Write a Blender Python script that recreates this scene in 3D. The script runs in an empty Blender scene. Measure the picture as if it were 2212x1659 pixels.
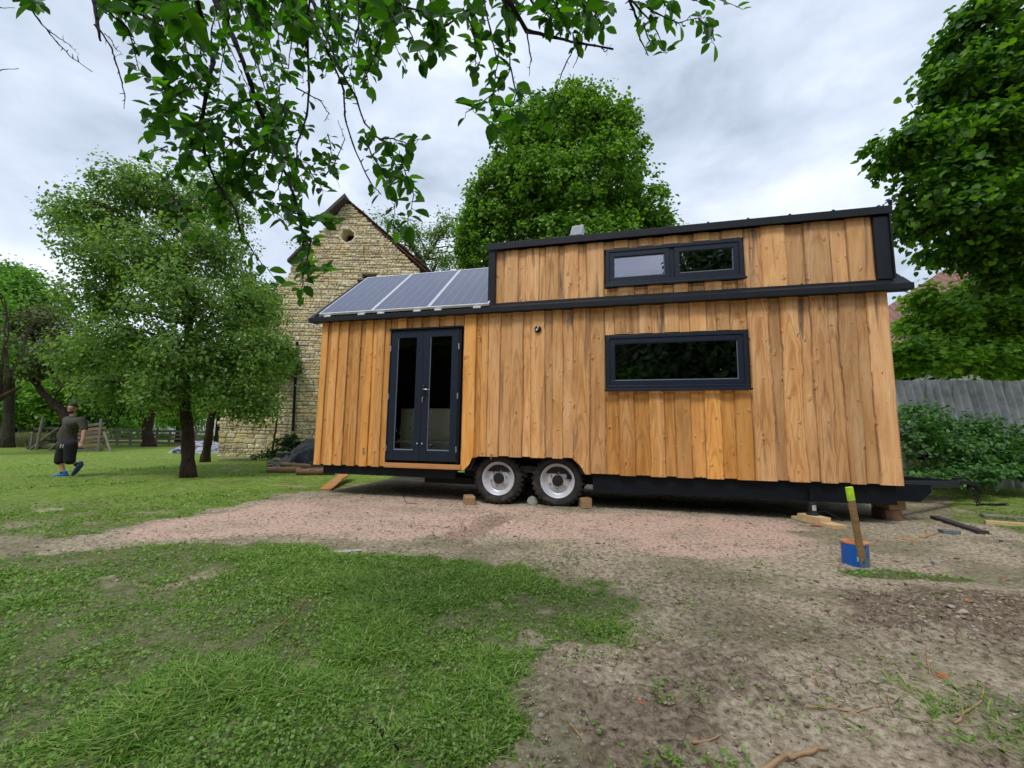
import bpy, math, random
import numpy as np
from mathutils import Vector, Matrix
random.seed(7); rng = np.random.default_rng(11)
sc = bpy.context.scene
COL = sc.collection

# ------------------------------------------------------------------ camera geometry
FPX = 912.0                                   # focal length for a 2212 px wide picture
H = 1.1
_up = np.array([110., 7911., -912.]); _up /= np.linalg.norm(_up)
_f = np.array([0, 0, -1.]); _Y = _f - _up * _f.dot(_up); _Y /= np.linalg.norm(_Y); _X = np.cross(_Y, _up)
R = np.array([_X, _Y, _up])
CAM = np.array([0, 0, H])
cam = bpy.data.cameras.new('camera'); camo = bpy.data.objects.new('camera', cam); COL.objects.link(camo)
cam.sensor_width = 36.0; cam.lens = FPX / 2212 * 36.0; cam.clip_end = 3000; cam.clip_start = 0.02
mw = Matrix.Identity(4)
for i in range(3):
    for j in range(3): mw[i][j] = R[i][j]
mw[2][3] = H
camo.matrix_world = mw; sc.camera = camo
sc.render.resolution_x = 1024; sc.render.resolution_y = 768

def ray(px, py):
    r = R @ np.array([px - 1106., -(py - 829.5), -FPX]); return r / np.linalg.norm(r)
def P(px, py, Y):
    r = ray(px, py); return CAM + r * (Y / r[1])

# ------------------------------------------------------------------ noise
def _h(ix, iy, s):
    n = (ix.astype(np.int64) * 374761393 + iy.astype(np.int64) * 668265263 + s * 144665) & 0xffffffff
    n = ((n ^ (n >> 13)) * 1274126177) & 0xffffffff
    n = ((n ^ (n >> 16)) * 2246822519) & 0xffffffff
    return ((n ^ (n >> 15)) & 0xffffff) / float(0xffffff)
def vn(x, y, s=0):
    x = np.asarray(x, float); y = np.asarray(y, float)
    ix = np.floor(x); iy = np.floor(y); fx = x - ix; fy = y - iy
    fx = fx * fx * (3 - 2 * fx); fy = fy * fy * (3 - 2 * fy)
    a = _h(ix, iy, s); b = _h(ix + 1, iy, s); c = _h(ix, iy + 1, s); d = _h(ix + 1, iy + 1, s)
    return (a + (b - a) * fx) * (1 - fy) + (c + (d - c) * fx) * fy
def fbm(x, y, s=0, o=4):
    v = 0; a = .5; t = 0
    for k in range(o):
        v = v + a * vn(np.asarray(x) * 2 ** k + 17.3 * k, np.asarray(y) * 2 ** k - 9.1 * k, s + k); t += a; a *= .5
    return v / t
def sst(a, b, x):
    t = np.clip((np.asarray(x, float) - a) / (b - a), 0, 1); return t * t * (3 - 2 * t)
def inpoly(x, y, poly):
    x = np.asarray(x, float); y = np.asarray(y, float); c = np.zeros(x.shape, bool)
    n = len(poly); j = n - 1
    for i in range(n):
        xi, yi = poly[i]; xj, yj = poly[j]
        if yi != yj:
            c ^= ((yi > y) != (yj > y)) & (x < (xj - xi) * (y - yi) / (yj - yi) + xi)
        j = i
    return c

# ------------------------------------------------------------------ ground shape and cover
HD = np.array([0.97123897, -0.23810685]); HN = np.array([0.23810685, 0.97123897]); HO = np.array([-3.44335964, 7.53264087])
def G0(px, py, z=0.0):
    r = ray(px, py); t = (z - H) / r[2]; p = CAM + r * t; return p
def gp(lst): return [tuple(G0(a, b)[:2]) for a, b in lst]
def houseuv(x, y):
    dx = x - HO[0]; dy = y - HO[1]
    return dx * HD[0] + dy * HD[1], dx * HN[0] + dy * HN[1]
SOIL_C = G0(2150, 1330)[:2]
RUT_A = G0(1090, 1112)[:2]; RUT_B = G0(985, 1160)[:2]
def segd(x, y, a, b):
    ax, ay = a; bx, by = b; L = (bx - ax) ** 2 + (by - ay) ** 2
    t = np.clip(((x - ax) * (bx - ax) + (y - ay) * (by - ay)) / L, 0, 1)
    return np.hypot(x - ax - t * (bx - ax), y - ay - t * (by - ay))
def gh(x, y):
    x = np.asarray(x, float); y = np.asarray(y, float)
    u, v = houseuv(x, y)
    z = (fbm(x * .35, y * .35, 3, 3) - .5) * .07
    z = z + sst(8.6, 10.6, u) * sst(-1.5, 1.5, v) * .14 + sst(3, 9, v) * sst(7, 12, u) * .25
    z = z + sst(.6, 2.4, u) * (1 - sst(7, 9, u)) * (1 - sst(2.2, 3.2, np.abs(v - 1.0))) * -.01
    d = np.hypot((x - SOIL_C[0]) / 1.15, (y - SOIL_C[1]) / .55)
    z = z + (1 - sst(.2, 1.2, d)) * .05 * (0.6 + fbm(x * 6, y * 6, 55, 3))
    rd = segd(x, y, RUT_A, RUT_B)
    z = z - (1 - sst(.05, .22, rd)) * .05 + np.exp(-((rd - .24) / .07) ** 2) * .03 * (fbm(x * 9, y * 9, 77, 2) > .45)
    wd = np.hypot((u - 3.34), (v + .18)); z = z - (1 - sst(.1, .6, wd)) * .01
    berm = np.exp(-((v - 2.95) / .22) ** 2) * sst(-1.3, -.3, u) * (1 - sst(1.6, 4.6, u))
    z = z + berm * .10 * (.5 + fbm(x * 4, y * 4, 31, 2))
    return z
def gz(x, y): return float(gh(x, y))
def G(px, py):
    z = 0.0
    for _ in range(6):
        p = G0(px, py, z); z = gz(p[0], p[1])
    return np.array([p[0], p[1], z])
LOWG = gp([(-900, 1225), (-300, 1215), (0, 1206), (200, 1190), (330, 1178), (480, 1166), (560, 1172), (700, 1194), (790, 1204), (870, 1200), (950, 1212), (1100, 1226), (1250, 1240),
           (1330, 1250), (1385, 1290), (1420, 1350), (1350, 1395), (1230, 1420), (1120, 1440), (1080, 1490), (1110, 1540), (1090, 1600), (1010, 1680), (900, 1900), (-900, 1900), (-3000, 1700), (-3000, 1240)])
UPG = gp([(-3000, 1160), (-300, 1160), (0, 1150), (120, 1160), (220, 1146), (330, 1120), (430, 1108), (520, 1085), (600, 1068), (700, 1058), (760, 1043), (900, 1030)])
UPG = UPG + [(3.0, 12.4), (9.3, 9.0)] + [tuple(G0(a, b, .13)[:2]) for a, b in [(1950, 1040), (2000, 1066), (2040, 1088), (2090, 1112), (2150, 1122), (2230, 1135), (2600, 1150)]] + [(60, 9), (300, 300), (-300, 300), (-300, 6)]
PATCH = [(G0(1245, 1258)[:2], .14, .10), (G0(1190, 1245)[:2], .1, .05), (G0(1020, 1240)[:2], .14, .05), (G0(905, 1268)[:2], .10, .04), (G0(1150, 1390)[:2], .16, .08), (G0(680, 1440)[:2], .07, .05), (G0(1170, 1330)[:2], .13, .06),
         (G0(60, 1255)[:2], .35, .08), (G0(250, 1262)[:2], .3, .06), (G0(470, 1238)[:2], .2, .06), (G0(640, 1050)[:2], .5, .1), (G0(120, 1130)[:2], 1.1, .14), (G0(320, 1105)[:2], .5, .1), (G0(30, 1100)[:2], .7, .1), (G0(340, 990)[:2], 1.3, .5), (G0(520, 1015)[:2], .8, .4), (G0(1210, 1540)[:2], .09, .07), (G0(420, 1440)[:2], .1, .05), (G0(1080, 1310)[:2], .12, .05), (G0(700, 1300)[:2], .12, .04), (G0(960, 1395)[:2], .10, .05)]
def grassy(x, y):
    """0..1 : how grassy the ground is"""
    x = np.asarray(x, float); y = np.asarray(y, float)
    wx = x + (fbm(x * 7, y * 7, 43, 3) - .5) * .22 + (fbm(x * 2.2, y * 2.2, 41, 3) - .5) * .5 * np.clip(y / 6, .4, 2); wy = y + (fbm(x * 7, y * 7, 49, 3) - .5) * .25 + (fbm(x * 2.2, y * 2.2, 47, 3) - .5) * .45 * np.clip(y / 6, .4, 2)
    m = 0
    rs = np.clip(.05 + .05 * np.hypot(x, y) * .6, .08, .45) * (1 + 2.6 * sst(.0, .8, x) * (1 - sst(3, 4, y)))
    for a in range(7):
        for q in (.45, 1.0):
            ox, oy = rs * q * math.cos(a * .9 + q), rs * q * math.sin(a * .9 + q); m = m + (inpoly(wx + ox, wy + oy, LOWG) | inpoly(wx + ox, wy + oy, UPG))
    m = sst(.12, .95, m / 14.0) * (1 - .45 * sst(.3, .62, fbm(x * 4.5, y * 4.5, 65, 3)) * (1 - sst(5, 9, y)) * sst(-.3, .7, x))
    r = np.hypot(x, y)
    n = fbm(x * 3.1, y * 3.1, 61, 4)
    m = m * (.5 + .5 * sst(.30, .42, n))
    for (c, a, b) in PATCH:
        d = np.hypot((x - c[0]) / a, (y - c[1]) / (b * 1.6)) + (n - .5) * 3.2 + (fbm(x * 9, y * 9, 63, 2) - .5) * 1.6
        m = m * (.38 + .62 * sst(.35, 1.1, d))
    # thin tufts over the bare ground
    t = fbm(x * 2.0 + 5, y * 2.0, 91, 3)
    bare = sst(.56, .70, t) * .14 * (1 - sst(3.4, 5.5, y)) * sst(-.2, .8, x) * (1 - .6 * sst(.8, 1.5, x))
    gb = G0(1915, 1240); d = np.hypot((x - gb[0]) / .36, (y - gb[1]) / .13)
    bare = np.maximum(bare, (1 - sst(.7, 1.2, d)) * .8)
    gb = G0(2050, 1250); d = np.hypot((x - gb[0]) / .22, (y - gb[1]) / .07); bare = np.maximum(bare, (1 - sst(.7, 1.2, d)) * .7)
    return np.maximum(m, bare)
PINK = gp([(150, 1180), (330, 1125), (600, 1075), (900, 1062), (1250, 1095), (1700, 1120), (1830, 1200), (1600, 1215), (1500, 1235), (1280, 1180), (1050, 1150), (820, 1170), (500, 1160)])
def pinky(x, y):
    n = (fbm(x * 1.3, y * 1.3, 71, 3) - .5)
    m = 0
    for a in range(8):
        for q in (.18, .45): m = m + inpoly(x + n * .9 + q * math.cos(a * .8 + q), y + n * .6 + q * math.sin(a * .8 + q), PINK)
    return sst(.2, 1., m / 16.) * (.55 + .45 * sst(.35, .6, fbm(x * .9, y * 1.6, 73, 3)))
def darky(x, y):
    d = np.hypot((x - SOIL_C[0]) / 1.0, (y - SOIL_C[1]) / .42) + (fbm(x * 3, y * 3, 75, 3) - .5) * 1.2
    k = (1 - sst(.6, 1.15, d)) * .75
    u, v = houseuv(x, y)
    k = np.maximum(k, np.exp(-((v - 2.95) / .3) ** 2) * sst(-1.3, -.3, u) * (1 - sst(1.6, 4.6, u)) * .9)
    near = (1 - sst(1.7, 3.4, y)) * sst(-.1, .4, x)
    k = np.maximum(k, near * (.06 + .5 * sst(.46, .62, fbm(x * 1.9, y * 1.9, 81, 4))))
    k = np.maximum(k, (1 - sst(.08, .25, segd(x, y, RUT_A, RUT_B))) * .45)
    return k

# ------------------------------------------------------------------ node helpers
def mat(name):
    m = bpy.data.materials.new(name); m.use_nodes = True
    nt = m.node_tree; b = nt.nodes['Principled BSDF']; return m, nt, b
def nd(nt, t, **k):
    n = nt.nodes.new(t)
    for a, v in k.items():
        if a.startswith('i_'):
            key = a[2:]; key = int(key) if key.isdigit() else key.replace('_', ' ')
            n.inputs[key].default_value = v
        else: setattr(n, a, v)
    return n
def ln(nt, a, b): nt.links.new(a, b)
def ramp(nt, fac, stops, interp='LINEAR'):
    r = nd(nt, 'ShaderNodeValToRGB'); e = r.color_ramp.elements; r.color_ramp.interpolation = interp
    e[0].position = stops[0][0]; e[0].color = (*stops[0][1], 1)
    e[1].position = stops[-1][0]; e[1].color = (*stops[-1][1], 1)
    for p, c in stops[1:-1]:
        q = e.new(p); q.color = (*c, 1)
    ln(nt, fac, r.inputs[0]); return r.outputs[0]
def mixc(nt, fac, a, b, mode='MIX'):
    m = nd(nt, 'ShaderNodeMix', data_type='RGBA', blend_type=mode)
    for s, v in ((m.inputs[0], fac), (m.inputs[6], a), (m.inputs[7], b)):
        if isinstance(v, (int, float)): s.default_value = v
        elif isinstance(v, tuple): s.default_value = (*v, 1) if len(v) == 3 else v
        else: ln(nt, v, s)
    return m.outputs[2]
def math_(nt, op, a, b=None, c=None, clamp=False):
    m = nd(nt, 'ShaderNodeMath', operation=op, use_clamp=clamp)
    for i, v in enumerate((a, b, c)):
        if v is None: continue
        if isinstance(v, (int, float)): m.inputs[i].default_value = v
        else: ln(nt, v, m.inputs[i])
    return m.outputs[0]
def coords(nt, scale=(1, 1, 1), kind='Object', src=None):
    mp = nd(nt, 'ShaderNodeMapping'); mp.inputs['Scale'].default_value = scale
    if src is None:
        tc = nd(nt, 'ShaderNodeTexCoord'); src = tc.outputs[kind]
    ln(nt, src, mp.inputs['Vector']); return mp.outputs[0]
def noise(nt, vec, scale, detail=4, rough=.55, dist=0):
    n = nd(nt, 'ShaderNodeTexNoise'); n.inputs['Scale'].default_value = scale; n.inputs['Detail'].default_value = detail
    n.inputs['Roughness'].default_value = rough; n.inputs['Distortion'].default_value = dist
    if vec is not None: ln(nt, vec, n.inputs['Vector'])
    return n.outputs[0]
def bump(nt, b, h, strength=.5, dist=.01):
    n = nd(nt, 'ShaderNodeBump'); n.inputs['Strength'].default_value = strength; n.inputs['Distance'].default_value = dist
    ln(nt, h, n.inputs['Height']); ln(nt, n.outputs[0], b.inputs['Normal'])
def simple(name, col, rough=.6, metal=0., var=.25, nscale=12, bmp=.15, bdist=.004, spec=None):
    m, nt, b = mat(name)
    v = coords(nt); n = noise(nt, v, nscale, 5, .6)
    lo = tuple(c * (1 - var) for c in col); hi = tuple(min(1, c * (1 + var)) for c in col)
    ln(nt, ramp(nt, n, [(.3, lo), (.7, hi)]), b.inputs['Base Color'])
    b.inputs['Roughness'].default_value = rough; b.inputs['Metallic'].default_value = metal
    if spec is not None: b.inputs['Specular IOR Level'].default_value = spec
    if bmp: bump(nt, b, noise(nt, v, nscale * 4, 5, .6), bmp, bdist)
    return m
def leafmat(name, cols, trans=.35, rough=.5, tcol=None):
    m, nt, b = mat(name)
    g = nd(nt, 'ShaderNodeNewGeometry')
    st = [(i / (len(cols) - 1), c) for i, c in enumerate(cols)]
    c = ramp(nt, g.outputs['Random Per Island'], st)
    ln(nt, c, b.inputs['Base Color']); b.inputs['Roughness'].default_value = rough
    b.inputs['Specular IOR Level'].default_value = .3
    t = nd(nt, 'ShaderNodeBsdfTranslucent'); tc = mixc(nt, 1.0, c, tcol or (1.45, 1.6, .55), 'MULTIPLY'); ln(nt, tc, t.inputs[0])
    mx = nd(nt, 'ShaderNodeMixShader'); mx.inputs[0].default_value = trans
    ln(nt, b.outputs[0], mx.inputs[1]); ln(nt, t.outputs[0], mx.inputs[2])
    ln(nt, mx.outputs[0], nt.nodes['Material Output'].inputs[0]); return m
def barkmat(name, a, b_):
    m, nt, b = mat(name); v = coords(nt, (1, 1, .25)); n = noise(nt, v, 14, 6, .65, .6)
    ln(nt, ramp(nt, n, [(.3, a), (.7, b_)]), b.inputs['Base Color']); b.inputs['Roughness'].default_value = .9
    b.inputs['Specular IOR Level'].default_value = .2
    bump(nt, b, noise(nt, v, 30, 6, .7, .5), .8, .03); return m

# ------------------------------------------------------------------ mesh helpers
class MB:
    def __init__(s): s.v = []; s.f = []; s.a = []; s.uv = []; s.b = []
    def add(s, vs, fs, attr=None, uvs=None, across=None):
        o = len(s.v); s.v.extend([tuple(map(float, p)) for p in vs]); s.f.extend([tuple(i + o for i in f) for f in fs])
        s.a.extend([attr if attr is not None else 0.0] * len(vs)); s.uv.extend(uvs if uvs is not None else [(0, 0)] * len(vs)); s.b.extend(across if across is not None else [0.0] * len(vs)); return s
    def box(s, x0, x1, y0, y1, z0, z1, M=None, ch=0.0):
        if ch <= 0:
            vs = [(x, y, z) for x in (x0, x1) for y in (y0, y1) for z in (z0, z1)]
            fs = [(0, 1, 3, 2), (4, 6, 7, 5), (0, 4, 5, 1), (2, 3, 7, 6), (0, 2, 6, 4), (1, 5, 7, 3)]
        else:
            bm = bmesh_box(x0, x1, y0, y1, z0, z1, ch); vs, fs = bm
        if M is not None: vs = [tuple(M @ Vector(p)) for p in vs]
        return s.add(vs, fs)
    def prism(s, poly, a, b, axis=1):
        """poly of 2-D points extruded between a and b along axis"""
        n = len(poly)
        def pt(p, t):
            return (p[0], t, p[1]) if axis == 1 else ((t, p[0], p[1]) if axis == 0 else (p[0], p[1], t))
        vs = [pt(p, a) for p in poly] + [pt(p, b) for p in poly]
        fs = [tuple(range(n))[::-1], tuple(range(n, 2 * n))] + [(i, (i + 1) % n, (i + 1) % n + n, i + n) for i in range(n)]
        return s.add(vs, fs)
    def tube(s, pts, rad, k=8, cap=True, attr=None):
        pts = [Vector(p) for p in pts]; n = len(pts)
        if isinstance(rad, (int, float)): rad = [rad] * n
        vs = []; ref = None
        for i, p in enumerate(pts):
            t = (pts[min(i + 1, n - 1)] - pts[max(i - 1, 0)])
            if t.length < 1e-9: t = Vector((0, 0, 1))
            t.normalize()
            if ref is None: ref = t.orthogonal().normalized()
            ref = (ref - t * ref.dot(t)); ref = ref.normalized() if ref.length > 1e-6 else t.orthogonal().normalized()
            bn = t.cross(ref)
            for j in range(k):
                a = 2 * math.pi * j / k; vs.append(p + (ref * math.cos(a) + bn * math.sin(a)) * rad[i])
        fs = [(i * k + j, i * k + (j + 1) % k, (i + 1) * k + (j + 1) % k, (i + 1) * k + j) for i in range(n - 1) for j in range(k)]
        if cap: fs += [tuple(range(k))[::-1], tuple((n - 1) * k + j for j in range(k))]
        return s.add(vs, fs, attr)
    def lathe(s, prof, c, axis='y', k=32, M=None, closed=False):
        vs = []
        for (r, t) in prof:
            for j in range(k):
                a = 2 * math.pi * j / k; q = (r * math.cos(a), t, r * math.sin(a)) if axis == 'y' else (r * math.cos(a), r * math.sin(a), t)
                vs.append((q[0] + c[0], q[1] + c[1], q[2] + c[2]))
        if M is not None: vs = [tuple(M @ Vector(p)) for p in vs]
        n = len(prof)
        fs = [(i * k + j, i * k + (j + 1) % k, (i + 1) * k + (j + 1) % k, (i + 1) * k + j) for i in range(n - 1) for j in range(k)]
        if closed: fs += [((n - 1) * k + j, (n - 1) * k + (j + 1) % k, (j + 1) % k, j) for j in range(k)]
        else: fs += [tuple(range(k)), tuple((n - 1) * k + j for j in range(k))[::-1]]
        return s.add(vs, fs)
    def rock(s, c, sx, sy, sz, seed, rot=0.0, sub=2):
        rr = random.Random(seed); vs0, fs0 = ICO[sub]
        ofs = [rr.uniform(0, 9) for _ in range(3)]; cr, sr = math.cos(rot), math.sin(rot)
        v = np.array(vs0); d = np.array([rr.gauss(0, 1) for _ in range(18)]).reshape(6, 3)
        k = np.ones(len(v))
        for q in d:
            q = q / np.linalg.norm(q); t = v @ q; k = np.where(t > .62, k * (.62 / t) ** .9, k)
        k = k * (1 + .14 * (fbm(v[:, 0] * 2 + ofs[0], v[:, 1] * 2 + v[:, 2] * 1.7 + ofs[1], seed % 97, 2) - .5))
        v = v * k[:, None] * np.array([sx, sy, sz])
        w = np.stack([v[:, 0] * cr - v[:, 1] * sr, v[:, 0] * sr + v[:, 1] * cr, v[:, 2]], 1) + np.array(c)
        return s.add(w.tolist(), fs0, rr.random())
    def build(s, name, m, parent=None, smooth=False, attr=None, uv=False, bevel=0.0):
        me = bpy.data.meshes.new(name); me.from_pydata(s.v, [], s.f)
        if attr:
            at = me.attributes.new(attr, 'FLOAT', 'POINT'); at.data.foreach_set('value', np.array(s.a, dtype=np.float32))
            at = me.attributes.new('across', 'FLOAT', 'POINT'); at.data.foreach_set('value', np.array(s.b, dtype=np.float32))
        if uv:
            ul = me.uv_layers.new(name='UVMap'); li = np.zeros(len(me.loops), dtype=np.int32); me.loops.foreach_get('vertex_index', li)
            ul.data.foreach_set('uv', np.array(s.uv, dtype=np.float32)[li].ravel())
        return finish(name, me, m, parent, smooth, bevel)
def finish(name, me, m, parent=None, smooth=False, bevel=0.0):
    me.validate(); 
    if smooth: me.shade_smooth()
    me.materials.append(m); o = bpy.data.objects.new(name, me); COL.objects.link(o)
    if parent is not None: o.parent = parent
    if bevel:
        b = o.modifiers.new('bevel', 'BEVEL'); b.width = bevel; b.segments = 2; b.limit_method = 'ANGLE'; b.angle_limit = math.radians(50)
    return o
import bmesh
def _ico(sub):
    bm = bmesh.new(); bmesh.ops.create_icosphere(bm, subdivisions=sub, radius=1); bm.verts.ensure_lookup_table()
    r = ([tuple(v.co) for v in bm.verts], [tuple(v.index for v in f.verts) for f in bm.faces]); bm.free(); return r
ICO = {1: _ico(1), 2: _ico(2), 3: _ico(3)}
def bmesh_box(x0, x1, y0, y1, z0, z1, ch):
    bm = bmesh.new(); bmesh.ops.create_cube(bm, size=1)
    for v in bm.verts: v.co = Vector(((x0 + x1) / 2 + v.co.x * (x1 - x0), (y0 + y1) / 2 + v.co.y * (y1 - y0), (z0 + z1) / 2 + v.co.z * (z1 - z0)))
    bmesh.ops.bevel(bm, geom=bm.edges[:], offset=ch, segments=2, affect='EDGES', profile=.6)
    bm.verts.index_update(); r = ([tuple(v.co) for v in bm.verts], [tuple(v.index for v in f.verts) for f in bm.faces]); bm.free(); return r
def tag(o, label=None, cat=None, group=None, kind=None):
    if label: o['label'] = label
    if cat: o['category'] = cat
    if group: o['group'] = group
    if kind: o['kind'] = kind
    return o
def empty(name, loc=(0, 0, 0), rz=0.0, label=None, cat=None, group=None):
    o = bpy.data.objects.new(name, None); COL.objects.link(o); o.location = loc; o.rotation_euler = (0, 0, rz); o.empty_display_size = .2
    return tag(o, label, cat, group)
def npmesh(name, V, quads=None, tris=None, attr=None):
    """fast mesh from numpy arrays"""
    me = bpy.data.meshes.new(name)
    loops = []; starts = []; n = 0; tot = []
    if quads is not None and len(quads):
        loops.append(quads.ravel()); starts.append(np.arange(len(quads)) * 4 + n); n += quads.size; tot.append(np.full(len(quads), 4))
    if tris is not None and len(tris):
        loops.append(tris.ravel()); starts.append(np.arange(len(tris)) * 3 + n); n += tris.size; tot.append(np.full(len(tris), 3))
    lp = np.concatenate(loops).astype(np.int32); stt = np.concatenate(starts).astype(np.int32)
    me.vertices.add(len(V)); me.vertices.foreach_set('co', V.astype(np.float32).ravel())
    me.loops.add(len(lp)); me.loops.foreach_set('vertex_index', lp)
    me.polygons.add(len(stt)); me.polygons.foreach_set('loop_start', stt)
    if attr:
        for k, a in attr.items():
            at = me.attributes.new(k, 'FLOAT', 'POINT'); at.data.foreach_set('value', a.astype(np.float32))
    me.update(calc_edges=True); return me
def frames(nrm, rnd):
    nrm = nrm / (np.linalg.norm(nrm, axis=1, keepdims=True) + 1e-9)
    t = rnd - nrm * (rnd * nrm).sum(1, keepdims=True); t /= (np.linalg.norm(t, axis=1, keepdims=True) + 1e-9)
    return nrm, t, np.cross(nrm, t)
def leaves_mesh(pos, nrm, axis, size, shape='oval', fold=.25):
    """one small folded leaf per position"""
    n = len(pos); N, T, B = frames(nrm, axis)
    if shape == 'oval':
        pr = [(0, 0, 0), (.28, .30, 1), (.68, .27, 1), (1, 0, 0), (.68, -.27, 1), (.28, -.30, 1)]
    elif shape == 'round':
        pr = [(0, 0, 0), (.2, .42, 1), (.65, .40, 1), (1.02, 0, 0), (.65, -.40, 1), (.2, -.42, 1)]
    elif shape == 'big':
        pr = [(0, 0, 0), (.14, .17, .8), (.34, .29, 1), (.58, .31, 1), (.8, .2, .8), (1, 0, 0), (.8, -.2, .8), (.58, -.31, 1), (.34, -.29, 1), (.14, -.17, .8)]
    else:
        pr = [(0, 0, 0), (.45, .28, 1), (1, 0, 0), (.45, -.28, 1)]
    k = len(pr); V = np.zeros((n, k, 3)); s = size[:, None]
    for i, (a, b, c) in enumerate(pr):
        V[:, i] = pos + T * (a * s) + B * (b * s) + N * (abs(b) * fold * s) - N * ((a * a) * .16 * s)
    idx = np.arange(n)[:, None] * k
    if k == 6:
        q = np.concatenate([idx + np.array([[0, 1, 2, 3]]), idx + np.array([[0, 3, 4, 5]])]); return V.reshape(-1, 3), q, None
    if k == 4: 
        q = np.concatenate([idx + np.array([[0, 1, 2, 3]])]); return V.reshape(-1, 3), q, None
    q = np.concatenate([idx + np.array([[0, 1, 2, 3]]), idx + np.array([[0, 3, 4, 5]]), idx + np.array([[0, 5, 6, 7]]), idx + np.array([[0, 7, 8, 9]])])
    return V.reshape(-1, 3), q, None

# ------------------------------------------------------------------ materials
def wood_board():
    m, nt, b = mat('larch_boards')
    uv = nd(nt, 'ShaderNodeUVMap'); at = nd(nt, 'ShaderNodeAttribute', attribute_name='tint')
    g = nd(nt, 'ShaderNodeNewGeometry'); rnd = g.outputs['Random Per Island']
    src = uv.outputs[0]
    big = noise(nt, coords(nt, (9, 1.1, 1), src=src), 1, 4, .6, .5)
    grain = noise(nt, coords(nt, (60, 1.6, 1), src=src), 1, 5, .65, 1.2)
    # flame figure of a plain sawn board: contour lines of across^2 plus a slow drift along the board
    ac = nd(nt, 'ShaderNodeAttribute', attribute_name='across').outputs['Fac']
    sp = nd(nt, 'ShaderNodeSeparateXYZ'); ln(nt, src, sp.inputs[0]); vv = math_(nt, 'ADD', sp.outputs['Y'], math_(nt, 'MULTIPLY', rnd, 70.))
    cv = nd(nt, 'ShaderNodeCombineXYZ'); ln(nt, math_(nt, 'MULTIPLY', vv, .75), cv.inputs['Y']); drift = noise(nt, cv.outputs[0], 1., 1, .5)
    sh = math_(nt, 'ADD', ac, math_(nt, 'MULTIPLY', math_(nt, 'SUBTRACT', big, .5), .9))
    fld = math_(nt, 'ADD', math_(nt, 'MULTIPLY_ADD', math_(nt, 'MULTIPLY', sh, sh), 2.6, math_(nt, 'MULTIPLY', vv, 1.15)), math_(nt, 'MULTIPLY', drift, 4.5))
    tri = math_(nt, 'ABSOLUTE', math_(nt, 'SUBTRACT', math_(nt, 'FRACT', fld), .5)); fig = ramp1(nt, tri, .06, .26)
    figm = ramp1(nt, math_(nt, 'FRACT', math_(nt, 'MULTIPLY', rnd, 7.3)), .25, .8)
    tan = ramp(nt, big, [(.25, (.56, .28, .11)), (.5, (.76, .42, .18)), (.8, (.86, .57, .31))])
    org = ramp(nt, big, [(.25, (.60, .245, .05)), (.5, (.80, .37, .09)), (.8, (.86, .47, .16))])
    c = mixc(nt, at.outputs['Fac'], tan, org)
    c = mixc(nt, math_(nt, 'MULTIPLY', math_(nt, 'MULTIPLY', math_(nt, 'SUBTRACT', 1.0, fig), figm), .42), c, (.40, .155, .035))
    c = mixc(nt, math_(nt, 'MULTIPLY', ramp1(nt, grain, .52, .72), .33), c, (.26, .11, .045))
    br = math_(nt, 'ADD', math_(nt, 'MULTIPLY', rnd, .52), .76)
    c = mixc(nt, 1.0, c, comb(nt, br), 'MULTIPLY')
    # bark and dirt left along the waney edges
    edg = math_(nt, 'MULTIPLY', ramp1(nt, math_(nt, 'ABSOLUTE', ac), .80, .97), ramp1(nt, noise(nt, coords(nt, (3, 1.3, 1), src=src), 1, 4, .6), .34, .58))
    c = mixc(nt, math_(nt, 'MULTIPLY', edg, .7), c, (.17, .085, .04))
    # grey weathered flanks on some boards, more on the less orange ones
    gs = noise(nt, coords(nt, (7, .55, 1), src=src), 1, 3, .55, .6)
    gm = math_(nt, 'MULTIPLY', ramp1(nt, gs, .57, .69), math_(nt, 'SUBTRACT', 1.0, at.outputs['Fac']))
    c = mixc(nt, math_(nt, 'MULTIPLY', gm, .85), c, (.16, .115, .085))
    # knots
    vo = nd(nt, 'ShaderNodeTexVoronoi', feature='F1'); vo.inputs['Scale'].default_value = 1.
    wj = nd(nt, 'ShaderNodeTexNoise'); wj.inputs['Scale'].default_value = 9; wj.inputs['Detail'].default_value = 3; ln(nt, src, wj.inputs['Vector']); ws = nd(nt, 'ShaderNodeVectorMath', operation='SCALE'); ws.inputs['Scale'].default_value = .9; ln(nt, wj.outputs['Color'], ws.inputs[0]); wa = nd(nt, 'ShaderNodeVectorMath', operation='ADD'); ln(nt, coords(nt, (10, 5.5, 1), src=src), wa.inputs[0]); ln(nt, ws.outputs[0], wa.inputs[1]); ln(nt, wa.outputs[0], vo.inputs['Vector'])
    sel = nd(nt, 'ShaderNodeSeparateColor'); ln(nt, vo.outputs['Color'], sel.inputs[0]); pick = math_(nt, 'GREATER_THAN', sel.outputs[0], .50); ksz = math_(nt, 'MULTIPLY_ADD', sel.outputs[1], .8, .25); vd = math_(nt, 'DIVIDE', vo.outputs['Distance'], ksz)
    kn = math_(nt, 'MULTIPLY', math_(nt, 'SUBTRACT', 1.0, ramp1(nt, vd, .05, .12)), pick)
    halo = math_(nt, 'SUBTRACT', 1.0, ramp1(nt, vd, .08, .30))
    c = mixc(nt, math_(nt, 'MULTIPLY', halo, .30), c, (.50, .22, .07))
    c = mixc(nt, math_(nt, 'MULTIPLY', kn, .85), c, (.15, .06, .025))
    ln(nt, c, b.inputs['Base Color']); b.inputs['Roughness'].default_value = .55; b.inputs['Specular IOR Level'].default_value = .3
    hgt = math_(nt, 'ADD', math_(nt, 'MULTIPLY', halo, .5), math_(nt, 'ADD', math_(nt, 'MULTIPLY', big, 2.2), math_(nt, 'MULTIPLY', grain, .25)))
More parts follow.
